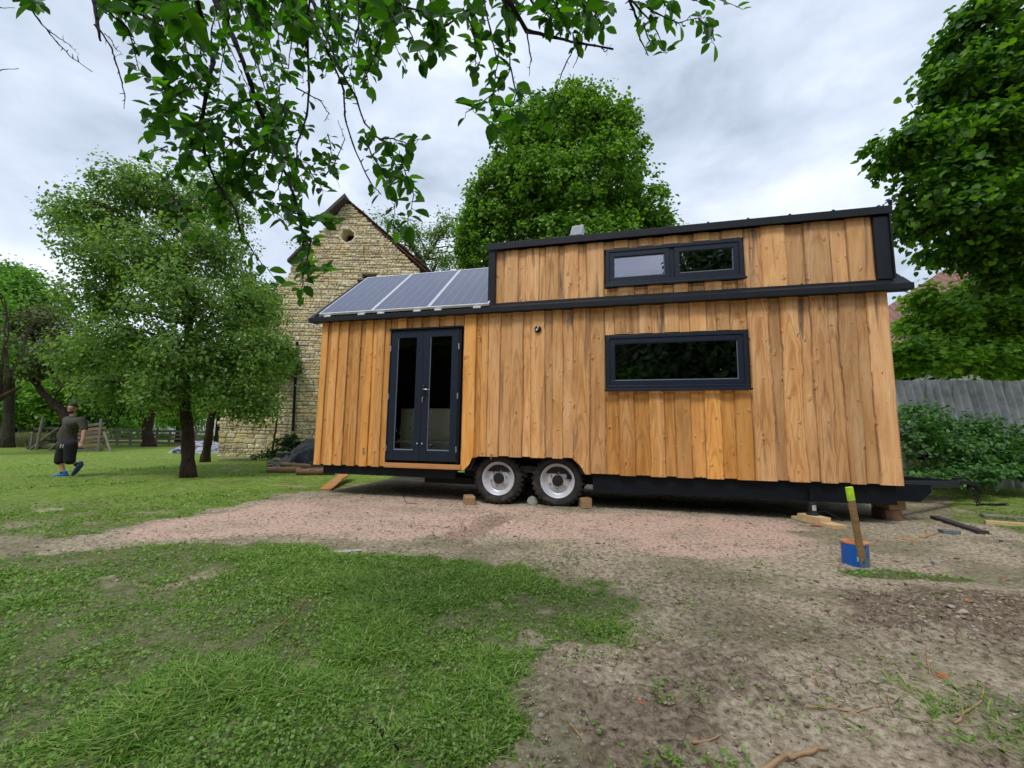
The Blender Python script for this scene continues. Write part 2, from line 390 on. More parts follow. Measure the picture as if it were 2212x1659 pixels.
    bump(nt, b, hgt, .95, .02)
    return m
def ramp1(nt, fac, a, c):
    r = nd(nt, 'ShaderNodeMapRange', interpolation_type='SMOOTHSTEP'); r.inputs['From Min'].default_value = a; r.inputs['From Max'].default_value = c
    ln(nt, fac, r.inputs['Value']); return r.outputs[0]
def comb(nt, f):
    c = nd(nt, 'ShaderNodeCombineColor')
    for i in range(3): ln(nt, f, c.inputs[i])
    return c.outputs[0]
M_BOARD = wood_board()
M_FLASH = simple('anthracite_sheet', (.010, .0125, .018), .5, 0, .25, 5, .05, .002, .3)
M_FRAME = simple('blue_grey_paint', (.013, .020, .035), .42, 0, .12, 6, .05, .002, .35)
M_STEEL = simple('dark_blue_steel_paint', (.005, .008, .012), .5, 0, .3, 5, .1, .003, .25)  # dark blue paint, darkened further to carry the shade under the trailer
M_BLACK = simple('black_soot_steel', (.008, .008, .009), .7, 0, .3, 9, .1)
M_DARKIN = simple('dark_interior', (.022, .019, .015), .8, 0, .3, 3, .05)
M_CHROME = simple('brushed_metal', (.62, .62, .62), .28, 1., .1, 20, .05)
M_SILVER = simple('silver_rim_paint', (.62, .63, .66), .36, .2, .12, 14, .08, .002)
M_GASKET = simple('pale_glazing_bead', (.22, .26, .32), .5, 0, .1, 20, 0)
def tyremat():
    m, nt, b = mat('muddy_rubber'); v = coords(nt)
    n = noise(nt, v, 9, 5, .65)
    tc = nd(nt, 'ShaderNodeTexCoord'); sp = nd(nt, 'ShaderNodeSeparateXYZ'); ln(nt, tc.outputs['Object'], sp.inputs[0])
    low = ramp1(nt, math_(nt, 'MULTIPLY', sp.outputs['Z'], -1), .05, .34)
    k = math_(nt, 'MULTIPLY', ramp1(nt, n, .42, .62), math_(nt, 'ADD', math_(nt, 'MULTIPLY', low, .6), .22))
    c = mixc(nt, k, (.012, .012, .013), (.09, .062, .045)); ln(nt, c, b.inputs['Base Color']); b.inputs['Roughness'].default_value = .75
    bump(nt, b, noise(nt, v, 60, 4, .6), .3, .004); return m
M_TYRE = tyremat()
def panelmat():
    m, nt, b = mat('photovoltaic_cells'); uv = nd(nt, 'ShaderNodeUVMap')
    def grid(nx, ny, w, src=uv.outputs[0]):
        sp = nd(nt, 'ShaderNodeSeparateXYZ'); ln(nt, src, sp.inputs[0]); o = None
        for i, n in ((0, nx), (1, ny)):
            if not n: continue
            fr = math_(nt, 'FRACT', math_(nt, 'MULTIPLY', sp.outputs[i], n)); d = math_(nt, 'ABSOLUTE', math_(nt, 'SUBTRACT', fr, .5))
            l = math_(nt, 'GREATER_THAN', d, .5 - w); o = l if o is None else math_(nt, 'MAXIMUM', o, l)
        return o
    cells = grid(6, 20, .03); bus = grid(36, 0, .06)
    n = noise(nt, uv.outputs[0], 7, 3)
    c = ramp(nt, n, [(.3, (.045, .058, .115)), (.7, (.06, .075, .14))])
    c = mixc(nt, math_(nt, 'MULTIPLY', bus, .12), c, (.25, .28, .36)); c = mixc(nt, math_(nt, 'MULTIPLY', cells, .28), c, (.42, .45, .52))
    ln(nt, c, b.inputs['Base Color']); b.inputs['Roughness'].default_value = .26; b.inputs['IOR'].default_value = 1.5
    return m
M_PV = panelmat()
M_ALU = simple('aluminium_edge', (.80, .81, .83), .45, .1, .06, 10, 0)
def glassmat(name, see=.0, tint=(.006, .007, .009)):
    m, nt, b = mat(name); nt.nodes.remove(b)
    gl = nd(nt, 'ShaderNodeBsdfGlossy'); gl.inputs['Roughness'].default_value = .012; gl.inputs[0].default_value = (.58, .59, .70, 1)
    tr = nd(nt, 'ShaderNodeBsdfTransparent'); tr.inputs[0].default_value = (.95, .96, .94, 1)
    fr = nd(nt, 'ShaderNodeFresnel'); fr.inputs[0].default_value = 1.5
    f = math_(nt, 'MULTIPLY_ADD', fr.outputs[0], 1.0, see, clamp=True)
    mx = nd(nt, 'ShaderNodeMixShader'); ln(nt, f, mx.inputs[0]); ln(nt, tr.outputs[0], mx.inputs[1]); ln(nt, gl.outputs[0], mx.inputs[2])
    ln(nt, mx.outputs[0], nt.nodes['Material Output'].inputs[0]); return m
M_GLASS = glassmat('window_glass', .26)
M_DGLASS = glassmat('door_glass', .0)
def timber(name, a, b_, rough=.7):
    m, nt, b = mat(name); v = coords(nt, (2.2, 22, 22)); n = noise(nt, v, 1.4, 5, .65, .8)
    ln(nt, ramp(nt, n, [(.3, a), (.7, b_)]), b.inputs['Base Color']); b.inputs['Roughness'].default_value = rough; bump(nt, b, n, .4, .005); return m
M_TIM = timber('old_timber', (.24, .13, .06), (.50, .32, .16))
M_TIMNEW = timber('fresh_timber', (.55, .36, .17), (.72, .52, .29))
M_TIMORG = timber('oiled_offcut', (.48, .20, .06), (.62, .30, .11))
M_TIMDARK = timber('tarred_timber', (.02, .016, .013), (.08, .06, .05))
M_TIMGREY = timber('weathered_fence_wood', (.11, .095, .08), (.30, .26, .22))
M_BARKLOG = simple('log_bark', (.20, .11, .065), .85, 0, .5, 14, .6, .02)
M_BARK = barkmat('plum_bark', (.020, .014, .011), (.085, .055, .040))
M_BARKG = barkmat('grey_bark', (.035, .028, .022), (.13, .11, .09))
M_TWIG = barkmat('twig_bark', (.012, .010, .010), (.045, .036, .034))

# ------------------------------------------------------------------ sky and light
world = bpy.data.worlds.new('World'); sc.world = world; world.use_nodes = True
nt = world.node_tree; bg = nt.nodes['Background']
SUN_EL, SUN_AZ = math.radians(58), math.radians(205)
sky = nd(nt, 'ShaderNodeTexSky', sky_type='NISHITA'); sky.sun_disc = False; sky.sun_elevation = SUN_EL; sky.sun_rotation = SUN_AZ
tc = nd(nt, 'ShaderNodeTexCoord')
mp = nd(nt, 'ShaderNodeMapping'); mp.inputs['Scale'].default_value = (1, 1, 2.1); ln(nt, tc.outputs['Generated'], mp.inputs[0])
n1 = noise(nt, mp.outputs[0], 1.9, 7, .55, .35); n2 = noise(nt, mp.outputs[0], 4.6, 5, .55, .3)
cl = math_(nt, 'ADD', math_(nt, 'MULTIPLY', n1, .7), math_(nt, 'MULTIPLY', n2, .3))
cc = ramp(nt, cl, [(.38, (4.3, 5.0, 6.1)), (.45, (5.5, 6.3, 7.6)), (.53, (6.8, 7.6, 9.1)), (.63, (8.9, 9.5, 10.5))])
mixs = mixc(nt, .93, sky.outputs[0], cc)
ln(nt, mixs, bg.inputs[0]); bg.inputs[1].default_value = .105
sun = bpy.data.lights.new('sun', 'SUN'); sun.energy = 1.5; sun.angle = math.radians(14); sun.color = (1, .97, .92)
so = bpy.data.objects.new('sun', sun); COL.objects.link(so); so.rotation_euler = (math.radians(90) - SUN_EL, 0, math.radians(180) - SUN_AZ + math.radians(0))
sc.view_settings.view_transform = 'Standard'; sc.view_settings.look = 'None'; sc.view_settings.exposure = .22; sc.view_settings.gamma = 1
sc.cycles.max_bounces = 8; sc.cycles.transparent_max_bounces = 12; sc.cycles.diffuse_bounces = 4

# ------------------------------------------------------------------ ground
def make_ground():
    th = np.concatenate([np.radians(np.linspace(-72, 72, 640)), np.radians(np.linspace(76, 284, 40))])
    r = [0.25]
    while r[-1] < 13: r.append(r[-1] * 1.0062 + .0015)
    while r[-1] < 900: r.append(r[-1] * 1.08)
    r = np.array(r); A, B = np.meshgrid(th, r); X = B * np.sin(A); Y = B * np.cos(A)
    Z = gh(X, Y)
    near = 1 - sst(9, 14, np.hypot(X, Y))
    gr = grassy(X, Y); pk = pinky(X, Y); dk = darky(X, Y)
    bare = (1 - np.clip(gr * 1.3, 0, 1))
    peb = fbm(X * 22, Y * 22, 101, 3); clod = fbm(X * 9, Y * 9, 111, 4)
    Z = Z + near * bare * (1 - .6 * pk) * ((peb - .5) * .024 + (np.abs(clod - .5) * -2 + .3) * .022 * (.5 + 2.0 * dk) + (vn(X * 55, Y * 55, 191) - .5) * .008 * (1 - sst(3.5, 6, np.hypot(X, Y)))) + near * (1 - bare) * (clod - .5) * .02
    far = sst(14, 60, np.hypot(X, Y)); Z = Z * (1 - far) + far * (.1 + 0 * X)
    n, k = X.shape; V = np.stack([X, Y, Z], -1).reshape(-1, 3)
    V = np.vstack([V, [[0, 0, gz(0, 0)]]])
    i = np.arange(n - 1)[:, None]; j = np.arange(k)[None, :]; j2 = (j + 1) % k
    q = np.stack([i * k + j, i * k + j2, (i + 1) * k + j2, (i + 1) * k + j], -1).reshape(-1, 4)[:, ::-1]
    t = np.stack([np.full(k, n * k), (np.arange(k) + 1) % k, np.arange(k)], -1)[:, ::-1]
    e = lambda a: np.append(a.ravel(), 0)
    me = npmesh('ground', V, q, t, {'grass': e(gr), 'pink': e(pk), 'dark': e(dk)})
    m, nt, b = mat('soil_and_turf'); v = coords(nt)
    a = {k: nd(nt, 'ShaderNodeAttribute', attribute_name=k).outputs['Fac'] for k in ('grass', 'pink', 'dark')}
    f = noise(nt, v, 26, 6, .7); g2 = noise(nt, v, 90, 4, .7); wide = noise(nt, v, .9, 4, .6)
    soil = ramp(nt, f, [(.31, (.075, .052, .033)), (.45, (.34, .27, .18)), (.65, (.62, .53, .39))])
    soil = mixc(nt, math_(nt, 'MULTIPLY', ramp1(nt, wide, .44, .62), .55), soil, (.13, .135, .06))
    pink = ramp(nt, f, [(.30, (.24, .135, .09)), (.44, (.55, .37, .275)), (.66, (.74, .56, .45))])
    dark = ramp(nt, f, [(.3, (.040, .027, .018)), (.5, (.13, .09, .06)), (.7, (.27, .20, .14))])
    c = mixc(nt, ramp1(nt, math_(nt, 'MULTIPLY_ADD', f, .8, math_(nt, 'SUBTRACT', a['pink'], .4)), .1, .9), soil, pink); c = mixc(nt, a['dark'], c, dark)
    vo = nd(nt, 'ShaderNodeTexVoronoi', feature='F1'); vo.inputs['Scale'].default_value = 34; ln(nt, v, vo.inputs['Vector'])
    c = mixc(nt, math_(nt, 'MULTIPLY', ramp1(nt, vo.outputs['Color'], .82, .95), .4), c, (.42, .37, .32))
    ck = nd(nt, 'ShaderNodeTexVoronoi', feature='DISTANCE_TO_EDGE'); ck.inputs['Scale'].default_value = 8; 
    wv = nd(nt, 'ShaderNodeVectorMath', operation='ADD'); ln(nt, v, wv.inputs[0]); wn = nd(nt, 'ShaderNodeTexNoise'); wn.inputs['Scale'].default_value = 9; wn.inputs['Detail'].default_value = 4; ln(nt, v, wn.inputs['Vector'])
    sc_ = nd(nt, 'ShaderNodeVectorMath', operation='SCALE'); sc_.inputs['Scale'].default_value = .16; ln(nt, wn.outputs['Color'], sc_.inputs[0]); ln(nt, sc_.outputs[0], wv.inputs[1]); ln(nt, wv.outputs[0], ck.inputs['Vector'])
    cr = math_(nt, 'SUBTRACT', 1., ramp1(nt, ck.outputs['Distance'], .006, .03)); cr = math_(nt, 'MULTIPLY', cr, ramp1(nt, noise(nt, v, 2.2, 3), .5, .62))
    c = mixc(nt, math_(nt, 'MULTIPLY', cr, .55), c, (.05, .036, .025))
    gc = ramp(nt, noise(nt, v, 9, 6, .75), [(.28, (.07, .11, .02)), (.5, (.19, .28, .045)), (.72, (.36, .44, .10))])
    gc = mixc(nt, math_(nt, 'MULTIPLY', ramp1(nt, noise(nt, v, 1.1, 4, .6), .52, .70), .5), gc, (.22, .20, .075))
    far = nd(nt, 'ShaderNodeSeparateXYZ'); ln(nt, v, far.inputs[0]); fy = ramp1(nt, far.outputs['Y'], 3.4, 7.5)
    under = mixc(nt, math_(nt, 'ADD', math_(nt, 'MULTIPLY', fy, .85), .15), mixc(nt, .68, soil, (.045, .075, .018)), gc)
    c = mixc(nt, ramp1(nt, math_(nt, 'ADD', a['grass'], math_(nt, 'MULTIPLY_ADD', f, 1.3, -.65)), .25, .6), c, under)
    ln(nt, c, b.inputs['Base Color']); b.inputs['Roughness'].default_value = .95; b.inputs['Specular IOR Level'].default_value = .15
    hh = math_(nt, 'ADD', math_(nt, 'MULTIPLY', f, 1.), math_(nt, 'ADD', math_(nt, 'MULTIPLY', g2, .5), math_(nt, 'MULTIPLY', cr, -.5)))
    bump(nt, b, hh, .9, .022)
    o = finish('ground', me, m, smooth=True); tag(o, kind='structure'); return o
make_ground()

# hills far behind the orchard
def hills():
    m, nt, b = mat('wooded_hillside'); v = coords(nt, (1, 1, 1.5)); n = noise(nt, v, .05, 6, .65)
    ln(nt, ramp(nt, n, [(.3, (.035, .07, .05)), (.7, (.10, .16, .11))]), b.inputs['Base Color']); b.inputs['Roughness'].default_value = 1; bump(nt, b, noise(nt, v, .12, 5, .7), 1, 4)  # bluish cast puts slight distance haze into the hill colour
    az = np.radians(np.linspace(-85, 60, 120)); rr = np.linspace(330, 620, 26); A, B = np.meshgrid(az, rr); X = B * np.sin(A); Y = B * np.cos(A)
    t = (B - 330) / 290; Z = np.sin(t * math.pi * .9) * (26 + 22 * fbm(A * 4, A * 0, 7, 3)) * (1 + .0 * t) + fbm(X * .05, Y * .05, 9, 3) * 7 * (t > .02) - 1
    n, k = X.shape; i = np.arange(n - 1)[:, None]; j = np.arange(k - 1)[None, :]
    q = np.stack([i * k + j, i * k + j + 1, (i + 1) * k + j + 1, (i + 1) * k + j], -1).reshape(-1, 4)[:, ::-1]
    o = finish('hills', npmesh('hills', np.stack([X, Y, Z], -1).reshape(-1, 3), q), m, smooth=True); tag(o, kind='structure')
hills()

# ------------------------------------------------------------------ grass
def blades(N, rmin, rmax, hh, ww, seed, azr=64, power=1.0, thr=.0, weed=False):
    g = np.random.default_rng(seed)
    az = np.radians(g.uniform(-azr, azr, N)); r = rmin * (rmax / rmin) ** (g.random(N) ** power)
    x = r * np.sin(az); y = r * np.cos(az); m = grassy(x, y); keep = g.random(N) < m * (.5 + .5 * sst(.3, .6, fbm(x * 5, y * 5, 131, 3)) ) + (.0)
    x, y, r = x[keep], y[keep], r[keep]; n = len(x); z = gh(x, y) - .006
    tall = .5 + 1.2 * sst(.45, .75, fbm(x * 1.6, y * 1.6, 141, 3)) * np.where(y < 2.9, 1.25, .75)
    h = g.uniform(hh[0], hh[1], n) * tall; w = g.uniform(ww[0], ww[1], n)
    a = g.uniform(0, 2 * math.pi, n); lean = g.uniform(.3, 2.2, n) * h; dx, dy = np.cos(a), np.sin(a); px, py = -dy, dx
    V = np.zeros((n, 5, 3)); fl = g.uniform(.5, 1., n)
    for i, (t, k) in enumerate(((0, -1), (0, 1), (.55, 1), (.55, -1), (1, 0))):
        ww_ = w * k * (.5 if t == 0 else .42)
        V[:, i, 0] = x + dx * lean * t ** 1.6 + px * ww_; V[:, i, 1] = y + dy * lean * t ** 1.6 + py * ww_; V[:, i, 2] = z + h * (t - .35 * t * t) * fl
    idx = np.arange(n)[:, None] * 5
    return V.reshape(-1, 3), idx + np.array([[0, 1, 2, 3]]), idx + np.array([[3, 2, 4]])
def join(parts):
    Vs, Qs, Ts = [], [], []; o = 0
    for V, q, t in parts:
        Vs.append(V)
        if q is not None: Qs.append(q + o)
        if t is not None: Ts.append(t + o)
        o += len(V)
    return np.vstack(Vs), (np.vstack(Qs) if Qs else None), (np.vstack(Ts) if Ts else None)
M_GRASS = leafmat('grass_blades', [(.045, .10, .015), (.12, .24, .03), (.20, .37, .05), (.15, .30, .035), (.32, .46, .10), (.46, .45, .22)], .4, .5)
V, q, t = join([blades(210000, 1.15, 4.6, (.018, .055), (.004, .0085), 1, 66, .85), blades(190000, 1.7, 4.8, (.016, .045), (.004, .009), 6, 64, .8), blades(150000, 2.2, 6.5, (.016, .04), (.005, .011), 4, 64), blades(230000, 3.2, 14, (.018, .045), (.007, .015), 2, 64), blades(110000, 11, 36, (.03, .055), (.02, .04), 3, 62)])
tag(finish('grass', npmesh('grass', V, q, t), M_GRASS), 'short mown green grass growing over the ground', 'grass', kind='stuff')
def clover():
    g = np.random.default_rng(5); N = 150000; az = np.radians(g.uniform(-65, 65, N)); r = 1.2 * (9 / 1.2) ** (g.random(N) ** .95)
    x = r * np.sin(az); y = r * np.cos(az); m = grassy(x, y); k = g.random(N) < m * (.25 + .9 * sst(.38, .62, fbm(x * 2.6, y * 2.6, 151, 3)))
    x, y, r = x[k], y[k], r[k]; n = len(x); z = gh(x, y) + g.uniform(.005, .03, n)
    nr = np.stack([g.normal(0, .6, n), g.normal(0, .6, n), np.ones(n)], 1)
    return leaves_mesh(np.stack([x, y, z], 1), nr, g.normal(0, 1, (n, 3)), g.uniform(.007, .018, n) * (.62 + r * .17), 'round', .15)
V, q, t = clover()
M_CLOV = leafmat('clover_leaves', [(.07, .14, .022), (.14, .25, .035), (.20, .34, .05), (.15, .27, .05), (.32, .42, .15)], .3, .45)
tag(finish('clover', npmesh('clover', V, q, t), M_CLOV), 'small round clover and plantain leaves among the grass', 'ground cover', kind='stuff')
def weeds():
    g = np.random.default_rng(15); pos = []; nr = []; ax = []; sz = []
    for _ in range(420):
        az = math.radians(g.uniform(-10, 60)); r = 1.3 * (5.2 / 1.3) ** g.random(); x, y = r * math.sin(az), r * math.cos(az)
        gr = float(grassy(x, y)); 
        if gr > .5 or g.random() > .12 + .9 * gr * 2.2 + .10 * (r < 2.4): continue
        z = gz(x, y); s = g.uniform(.012, .028)
        for k in range(g.integers(5, 13)):
            a = g.uniform(0, 6.28); d = np.array([math.cos(a), math.sin(a), g.uniform(.1, .8)]); pos.append([x + d[0] * .01 * k * .5, y + d[1] * .01 * k * .5, z + .008 + g.uniform(0, .022)]); ax.append(d); nr.append([-d[0] * .4, -d[1] * .4, 1]); sz.append(s * g.uniform(.6, 1.2))
    return leaves_mesh(np.array(pos), np.array(nr), np.array(ax), np.array(sz), 'oval', .25)
V, q, t = weeds()
tag(finish('weeds', npmesh('weeds', V, q, t), M_CLOV), 'small leafy weeds sprouting from the bare soil', 'weeds', kind='stuff')
def gravel():
    g = np.random.default_rng(25); N = 44000; az = np.radians(g.uniform(-62, 64, N)); r = 1.2 * (8.5 / 1.2) ** (g.random(N) ** .9)
    x = r * np.sin(az); y = r * np.cos(az); m = grassy(x, y); k = (m < .4) & (g.random(N) < .25 + .75 * sst(.45, .6, fbm(x * 2, y * 2, 161, 3)))
    x, y, r = x[k], y[k], r[k]
    t = g.random(420); ex = RUT_A[0] + (RUT_B[0] - RUT_A[0]) * t + g.normal(0, .16, 420); ey = RUT_A[1] + (RUT_B[1] - RUT_A[1]) * t + g.normal(0, .10, 420)
    dx_ = SOIL_C[0] + g.normal(0, .55, 2400); dy_ = SOIL_C[1] + g.normal(0, .26, 2400); uu = g.uniform(-1, 4, 900); vv = 2.95 + g.normal(0, .16, 900)
    x = np.concatenate([x, ex, dx_, HO[0] + HD[0] * uu + HN[0] * vv]); y = np.concatenate([y, ey, dy_, HO[1] + HD[1] * uu + HN[1] * vv]); r = np.hypot(x, y); n = len(x); v0 = np.array(ICO[1][0]); f0 = np.array(ICO[1][1]); s = g.lognormal(-5.65, .5, n) * (1 + .10 * r); s = np.minimum(s, .024)
    sc3 = np.stack([g.uniform(.7, 1.5, n), g.uniform(.7, 1.5, n), g.uniform(.35, .7, n)], 1) * s[:, None]
    a = g.uniform(0, 6.28, n); V = v0[None] * sc3[:, None, :] * g.uniform(.75, 1.2, (n, len(v0), 1)); c, s_ = np.cos(a)[:, None], np.sin(a)[:, None]
    X = V[:, :, 0] * c - V[:, :, 1] * s_; Y = V[:, :, 0] * s_ + V[:, :, 1] * c
    W = np.stack([X + x[:, None], Y + y[:, None], V[:, :, 2] + (gh(x, y) + .002)[:, None]], -1)
    return W.reshape(-1, 3), (np.arange(n)[:, None, None] * len(v0) + f0[None]).reshape(-1, 3)
V, t = gravel()
def islandmat(name, cols, rough=.9, nscale=40, b_=.3):
    m, nt, b = mat(name); g = nd(nt, 'ShaderNodeNewGeometry'); c = ramp(nt, g.outputs['Random Per Island'], [(i / (len(cols) - 1), c) for i, c in enumerate(cols)])
    v = coords(nt); n = noise(nt, v, nscale, 5, .6); c = mixc(nt, 1., c, ramp(nt, n, [(.3, (.7, .68, .66)), (.7, (1.15, 1.15, 1.12))]), 'MULTIPLY')
    ln(nt, c, b.inputs['Base Color']); b.inputs['Roughness'].default_value = rough; b.inputs['Specular IOR Level'].default_value = .2; bump(nt, b, n, b_, .01); return m
M_GRAV = islandmat('gravel_pebbles', [(.12, .085, .055), (.26, .195, .135), (.42, .33, .24), (.34, .25, .18), (.52, .45, .36), (.24, .20, .15)])
tag(finish('gravel', npmesh('gravel', V, None, t), M_GRAV), 'loose pebbles and crumbs of soil on the bare ground', 'gravel', kind='stuff')

# ------------------------------------------------------------------ tiny house on its trailer
RZ = math.atan2(HD[1], HD[0])
house = empty('tiny_house', (HO[0], HO[1], 0), RZ, 'larch clad tiny house on a black twin axle trailer with solar panels and anthracite roof', 'tiny house')
def hw(u, v, z=0): return np.array([HO[0] + HD[0] * u + HN[0] * v, HO[1] + HD[1] * u + HN[1] * v, z])
LEN = 8.67
def board(mb, ul, ur, zb, zt, front, back, seed, tint, wav=.010, wl=True, wr=True, bulge=.007):
    """one vertical board with wandering (waney) edges; zb, zt: functions of u"""
    rr = random.Random(seed); zmin = min(zb(ul), zb(ur)); zmax = max(zt(ul), zt(ur)); nr = max(4, int((zmax - zmin) / .045))
    s1, s2 = rr.randint(0, 9999), rr.randint(0, 9999); du, dv = rr.uniform(0, 40), rr.uniform(0, 40)
    T = np.linspace(0, 1, nr + 1); zz = zmin + T * (zmax - zmin)
    def wob(s): 
        n = (fbm(zz * 1.1 + s * 1.7, zz * 0 + .5, s, 2) - .5) * 2.2 + (vn(zz * 6 + s, zz * 0, s + 5) > .86) * .5 + (vn(zz * 16 + s, zz * 0, s + 3) - .5) * .25
        return n * wav
    l = ul + (wob(s1) if wl else 0 * zz); r = ur + (wob(s2) if wr else 0 * zz)
    cols = [0, .06, .3, .7, .94, 1]; dep = [bulge * 1.6, .0025, 0, 0, .0025, bulge * 1.6]
    nb = (fbm(zz * .7 + s1, zz * 0, s2, 2) - .5) * .010
    vs = []; uv = []; K = len(cols)
    for i in range(nr + 1):
        for c, d in zip(cols, dep):
            u = l[i] + (r[i] - l[i]) * c; zbu, ztu = zb(u), zt(u); z = zbu + T[i] * (ztu - zbu)
            vs.append((u, front + d + nb[i] * (.3 + .7 * (0 < c < 1)), z)); uv.append((u - ul + du, z + dv))
        # back edge points
        vs.append((l[i], back, vs[-K][2])); uv.append((du - .02, z + dv)); vs.append((r[i], back, vs[-2][2])); uv.append((ur - ul + du + .02, z + dv))
    fs = []; S = K + 2
    for i in range(nr):
        for c in range(K - 1): fs.append((i * S + c, i * S + c + 1, (i + 1) * S + c + 1, (i + 1) * S + c))
        fs.append((i * S + K, i * S, (i + 1) * S, (i + 1) * S + K)); fs.append((i * S + K - 1, i * S + K + 1, (i + 1) * S + K + 1, (i + 1) * S + K - 1))
    fs.append(tuple([K] + [K + 1] + list(range(K - 1, -1, -1)))); e = nr * S; fs.append(tuple([e + c for c in range(K)] + [e + K + 1, e + K]))
    mb.add(vs, fs, tint, uv, across=([c * 2 - 1 for c in cols] + [-1., 1.]) * (nr + 1))
def cladding(mb, u0, u1, zb, zt, seed, tint, wmin=.13, wmax=.24, wav=.012, first_over=True, w_under=.10, drop=.014, gap=True):
    rr = random.Random(seed); u = u0; over = first_over; i = 0; edges = [u0]
    while u < u1 - .07:
        w = rr.uniform(wmin, wmax) if over else rr.uniform(w_under, w_under * 1.55)
        u2 = min(u + w, u1); 
        if u1 - u2 < .07: u2 = u1
        tt = max(0, min(1, tint + rr.uniform(-.22, .22)))
        if over: board(mb, u - (.008 if u > u0 else 0), u2 + (.008 if u2 < u1 else 0), (lambda q: zb(q) - drop) if drop else zb, zt, -.050, -.024, seed * 100 + i, tt, wav, u > u0, u2 < u1)
        else: board(mb, u - .03 * (u > u0), u2 + .03 * (u2 < u1), zb, (lambda q: zt(q)), -.024, .0, seed * 100 + i, tt, .0, False, False, .0)
        u = u2; over = not over; i += 1
clad = MB()
Z0, ZE = .515, 3.06
def zarch(u):
    if u <= 2.84 or u >= 4.67: return Z0
    if u < 2.93: return Z0 + (.735 - Z0) * (u - 2.84) / .09
    if u > 4.57: return .735 - (.735 - Z0) * (u - 4.57) / .10
    return .735
cladding(clad, 0.0, 1.375, lambda u: Z0, lambda u: ZE, 3, .9, .12, .15, .004, True, .07)
cladding(clad, 1.385, 2.715, lambda u: 2.835, lambda u: ZE, 5, .8, .13, .17, .002, False, .10, .0)
cladding(clad, 2.725, 3.15, zarch, lambda u: ZE, 8, .85, .2, .26, .004, True, .10)
cladding(clad, 3.15, 5.00, zarch, lambda u: ZE, 11, .22, .15, .25, .02, True, .12)
cladding(clad, 5.00, 6.98, lambda u: 2.60, lambda u: ZE, 13, .12, .16, .24, .006, False, .13, .0)
cladding(clad, 5.00, 6.98, lambda u: Z0, lambda u: 1.735, 17, .88, .16, .22, .014, False, .15)
cladding(clad, 6.98, LEN, lambda u: Z0, lambda u: ZE, 19, .10, .17, .30, .026, True, .12)
cladding(clad, 3.25, 5.00, lambda u: 3.20, lambda u: 4.08, 23, .2, .18, .24, .006, False, .10, .0)
cladding(clad, 5.00, 6.98, lambda u: 3.20, lambda u: 3.325, 29, .2, .18, .26, .003, False, .15, .0)
cladding(clad, 5.00, 6.98, lambda u: 3.96, lambda u: 4.08, 31, .2, .18, .26, .003, False, .15, .0)
cladding(clad, 6.98, 8.56, lambda u: 3.20, lambda u: 4.09, 37, .1, .26, .34, .007, False, .16, .0)
# right and left gable ends and the back, plain vertical boards
clad.build('cladding', M_BOARD, house, smooth=False, attr='tint', uv=True)
def endclad():
    for side, u in ((0, 0.0), (1, LEN)):
        mb = MB()
        v = 0.03; i = 0
        while v < 2.44:
            w = .2 if i % 2 == 0 else .13; v2 = min(v + w, 2.47); p = .03 if i % 2 == 0 else .012
            zt = lambda q: 3.05 + (1.2 - abs(q - 1.25)) * .84
            a, b2 = (u - p, u - .002) if side == 0 else (u + .002, u + p)
            pts = [(v, Z0), (v2, Z0), (v2, zt(v2)), (v, zt(v))]
            vs = [(a, q[0], q[1]) for q in pts] + [(b2, q[0], q[1]) for q in pts]
            mb.add(vs, [(0, 1, 2, 3), (7, 6, 5, 4), (0, 4, 5, 1), (1, 5, 6, 2), (2, 6, 7, 3), (3, 7, 4, 0)], .4, [(q[0] + i, q[1]) for q in pts] * 2); v = v2; i += 1
        mb.build('end_cladding', M_BOARD, house, attr='tint', uv=True)
endclad()
# structural box with window and door openings (the room is dark inside)
def walls():
    mb = MB(); T = .14
    def wall(u0, u1, z0, z1, v0=.004, v1=T): mb.box(u0, u1, v0, v1, z0, z1)
    wall(.01, 1.40, .50, 3.1); wall(1.40, 2.70, 2.80, 3.1); wall(2.70, 2.86, .5, 3.1); wall(2.86, 4.64, .75, 3.1); wall(4.64, 5.03, .5, 3.1)
    wall(5.03, 6.95, .5, 1.76); wall(5.03, 6.95, 2.57, 3.1); wall(6.95, 8.66, .5, 3.1)
    wall(3.17, 5.04, 3.1, 4.1); wall(5.04, 6.94, 3.1, 3.36); wall(5.04, 6.94, 3.93, 4.1); wall(6.94, 8.66, 3.1, 4.1)
    mb.box(.01, 8.66, 2.36, 2.5, .5, 3.1); mb.box(.01, 8.66, .141, 2.36, .48, .58); mb.box(3.17, 8.66, .141, 2.36, 3.02, 3.1)
    for u in (.005, 8.565): mb.prism([(.141, .58), (2.359, .58), (2.359, 3.08), (1.25, 4.12), (.141, 3.2)], u, u + .1, 0)
    mb.box(3.17, 3.27, .141, 1.25, 3.1, 4.09)
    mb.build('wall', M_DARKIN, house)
walls()
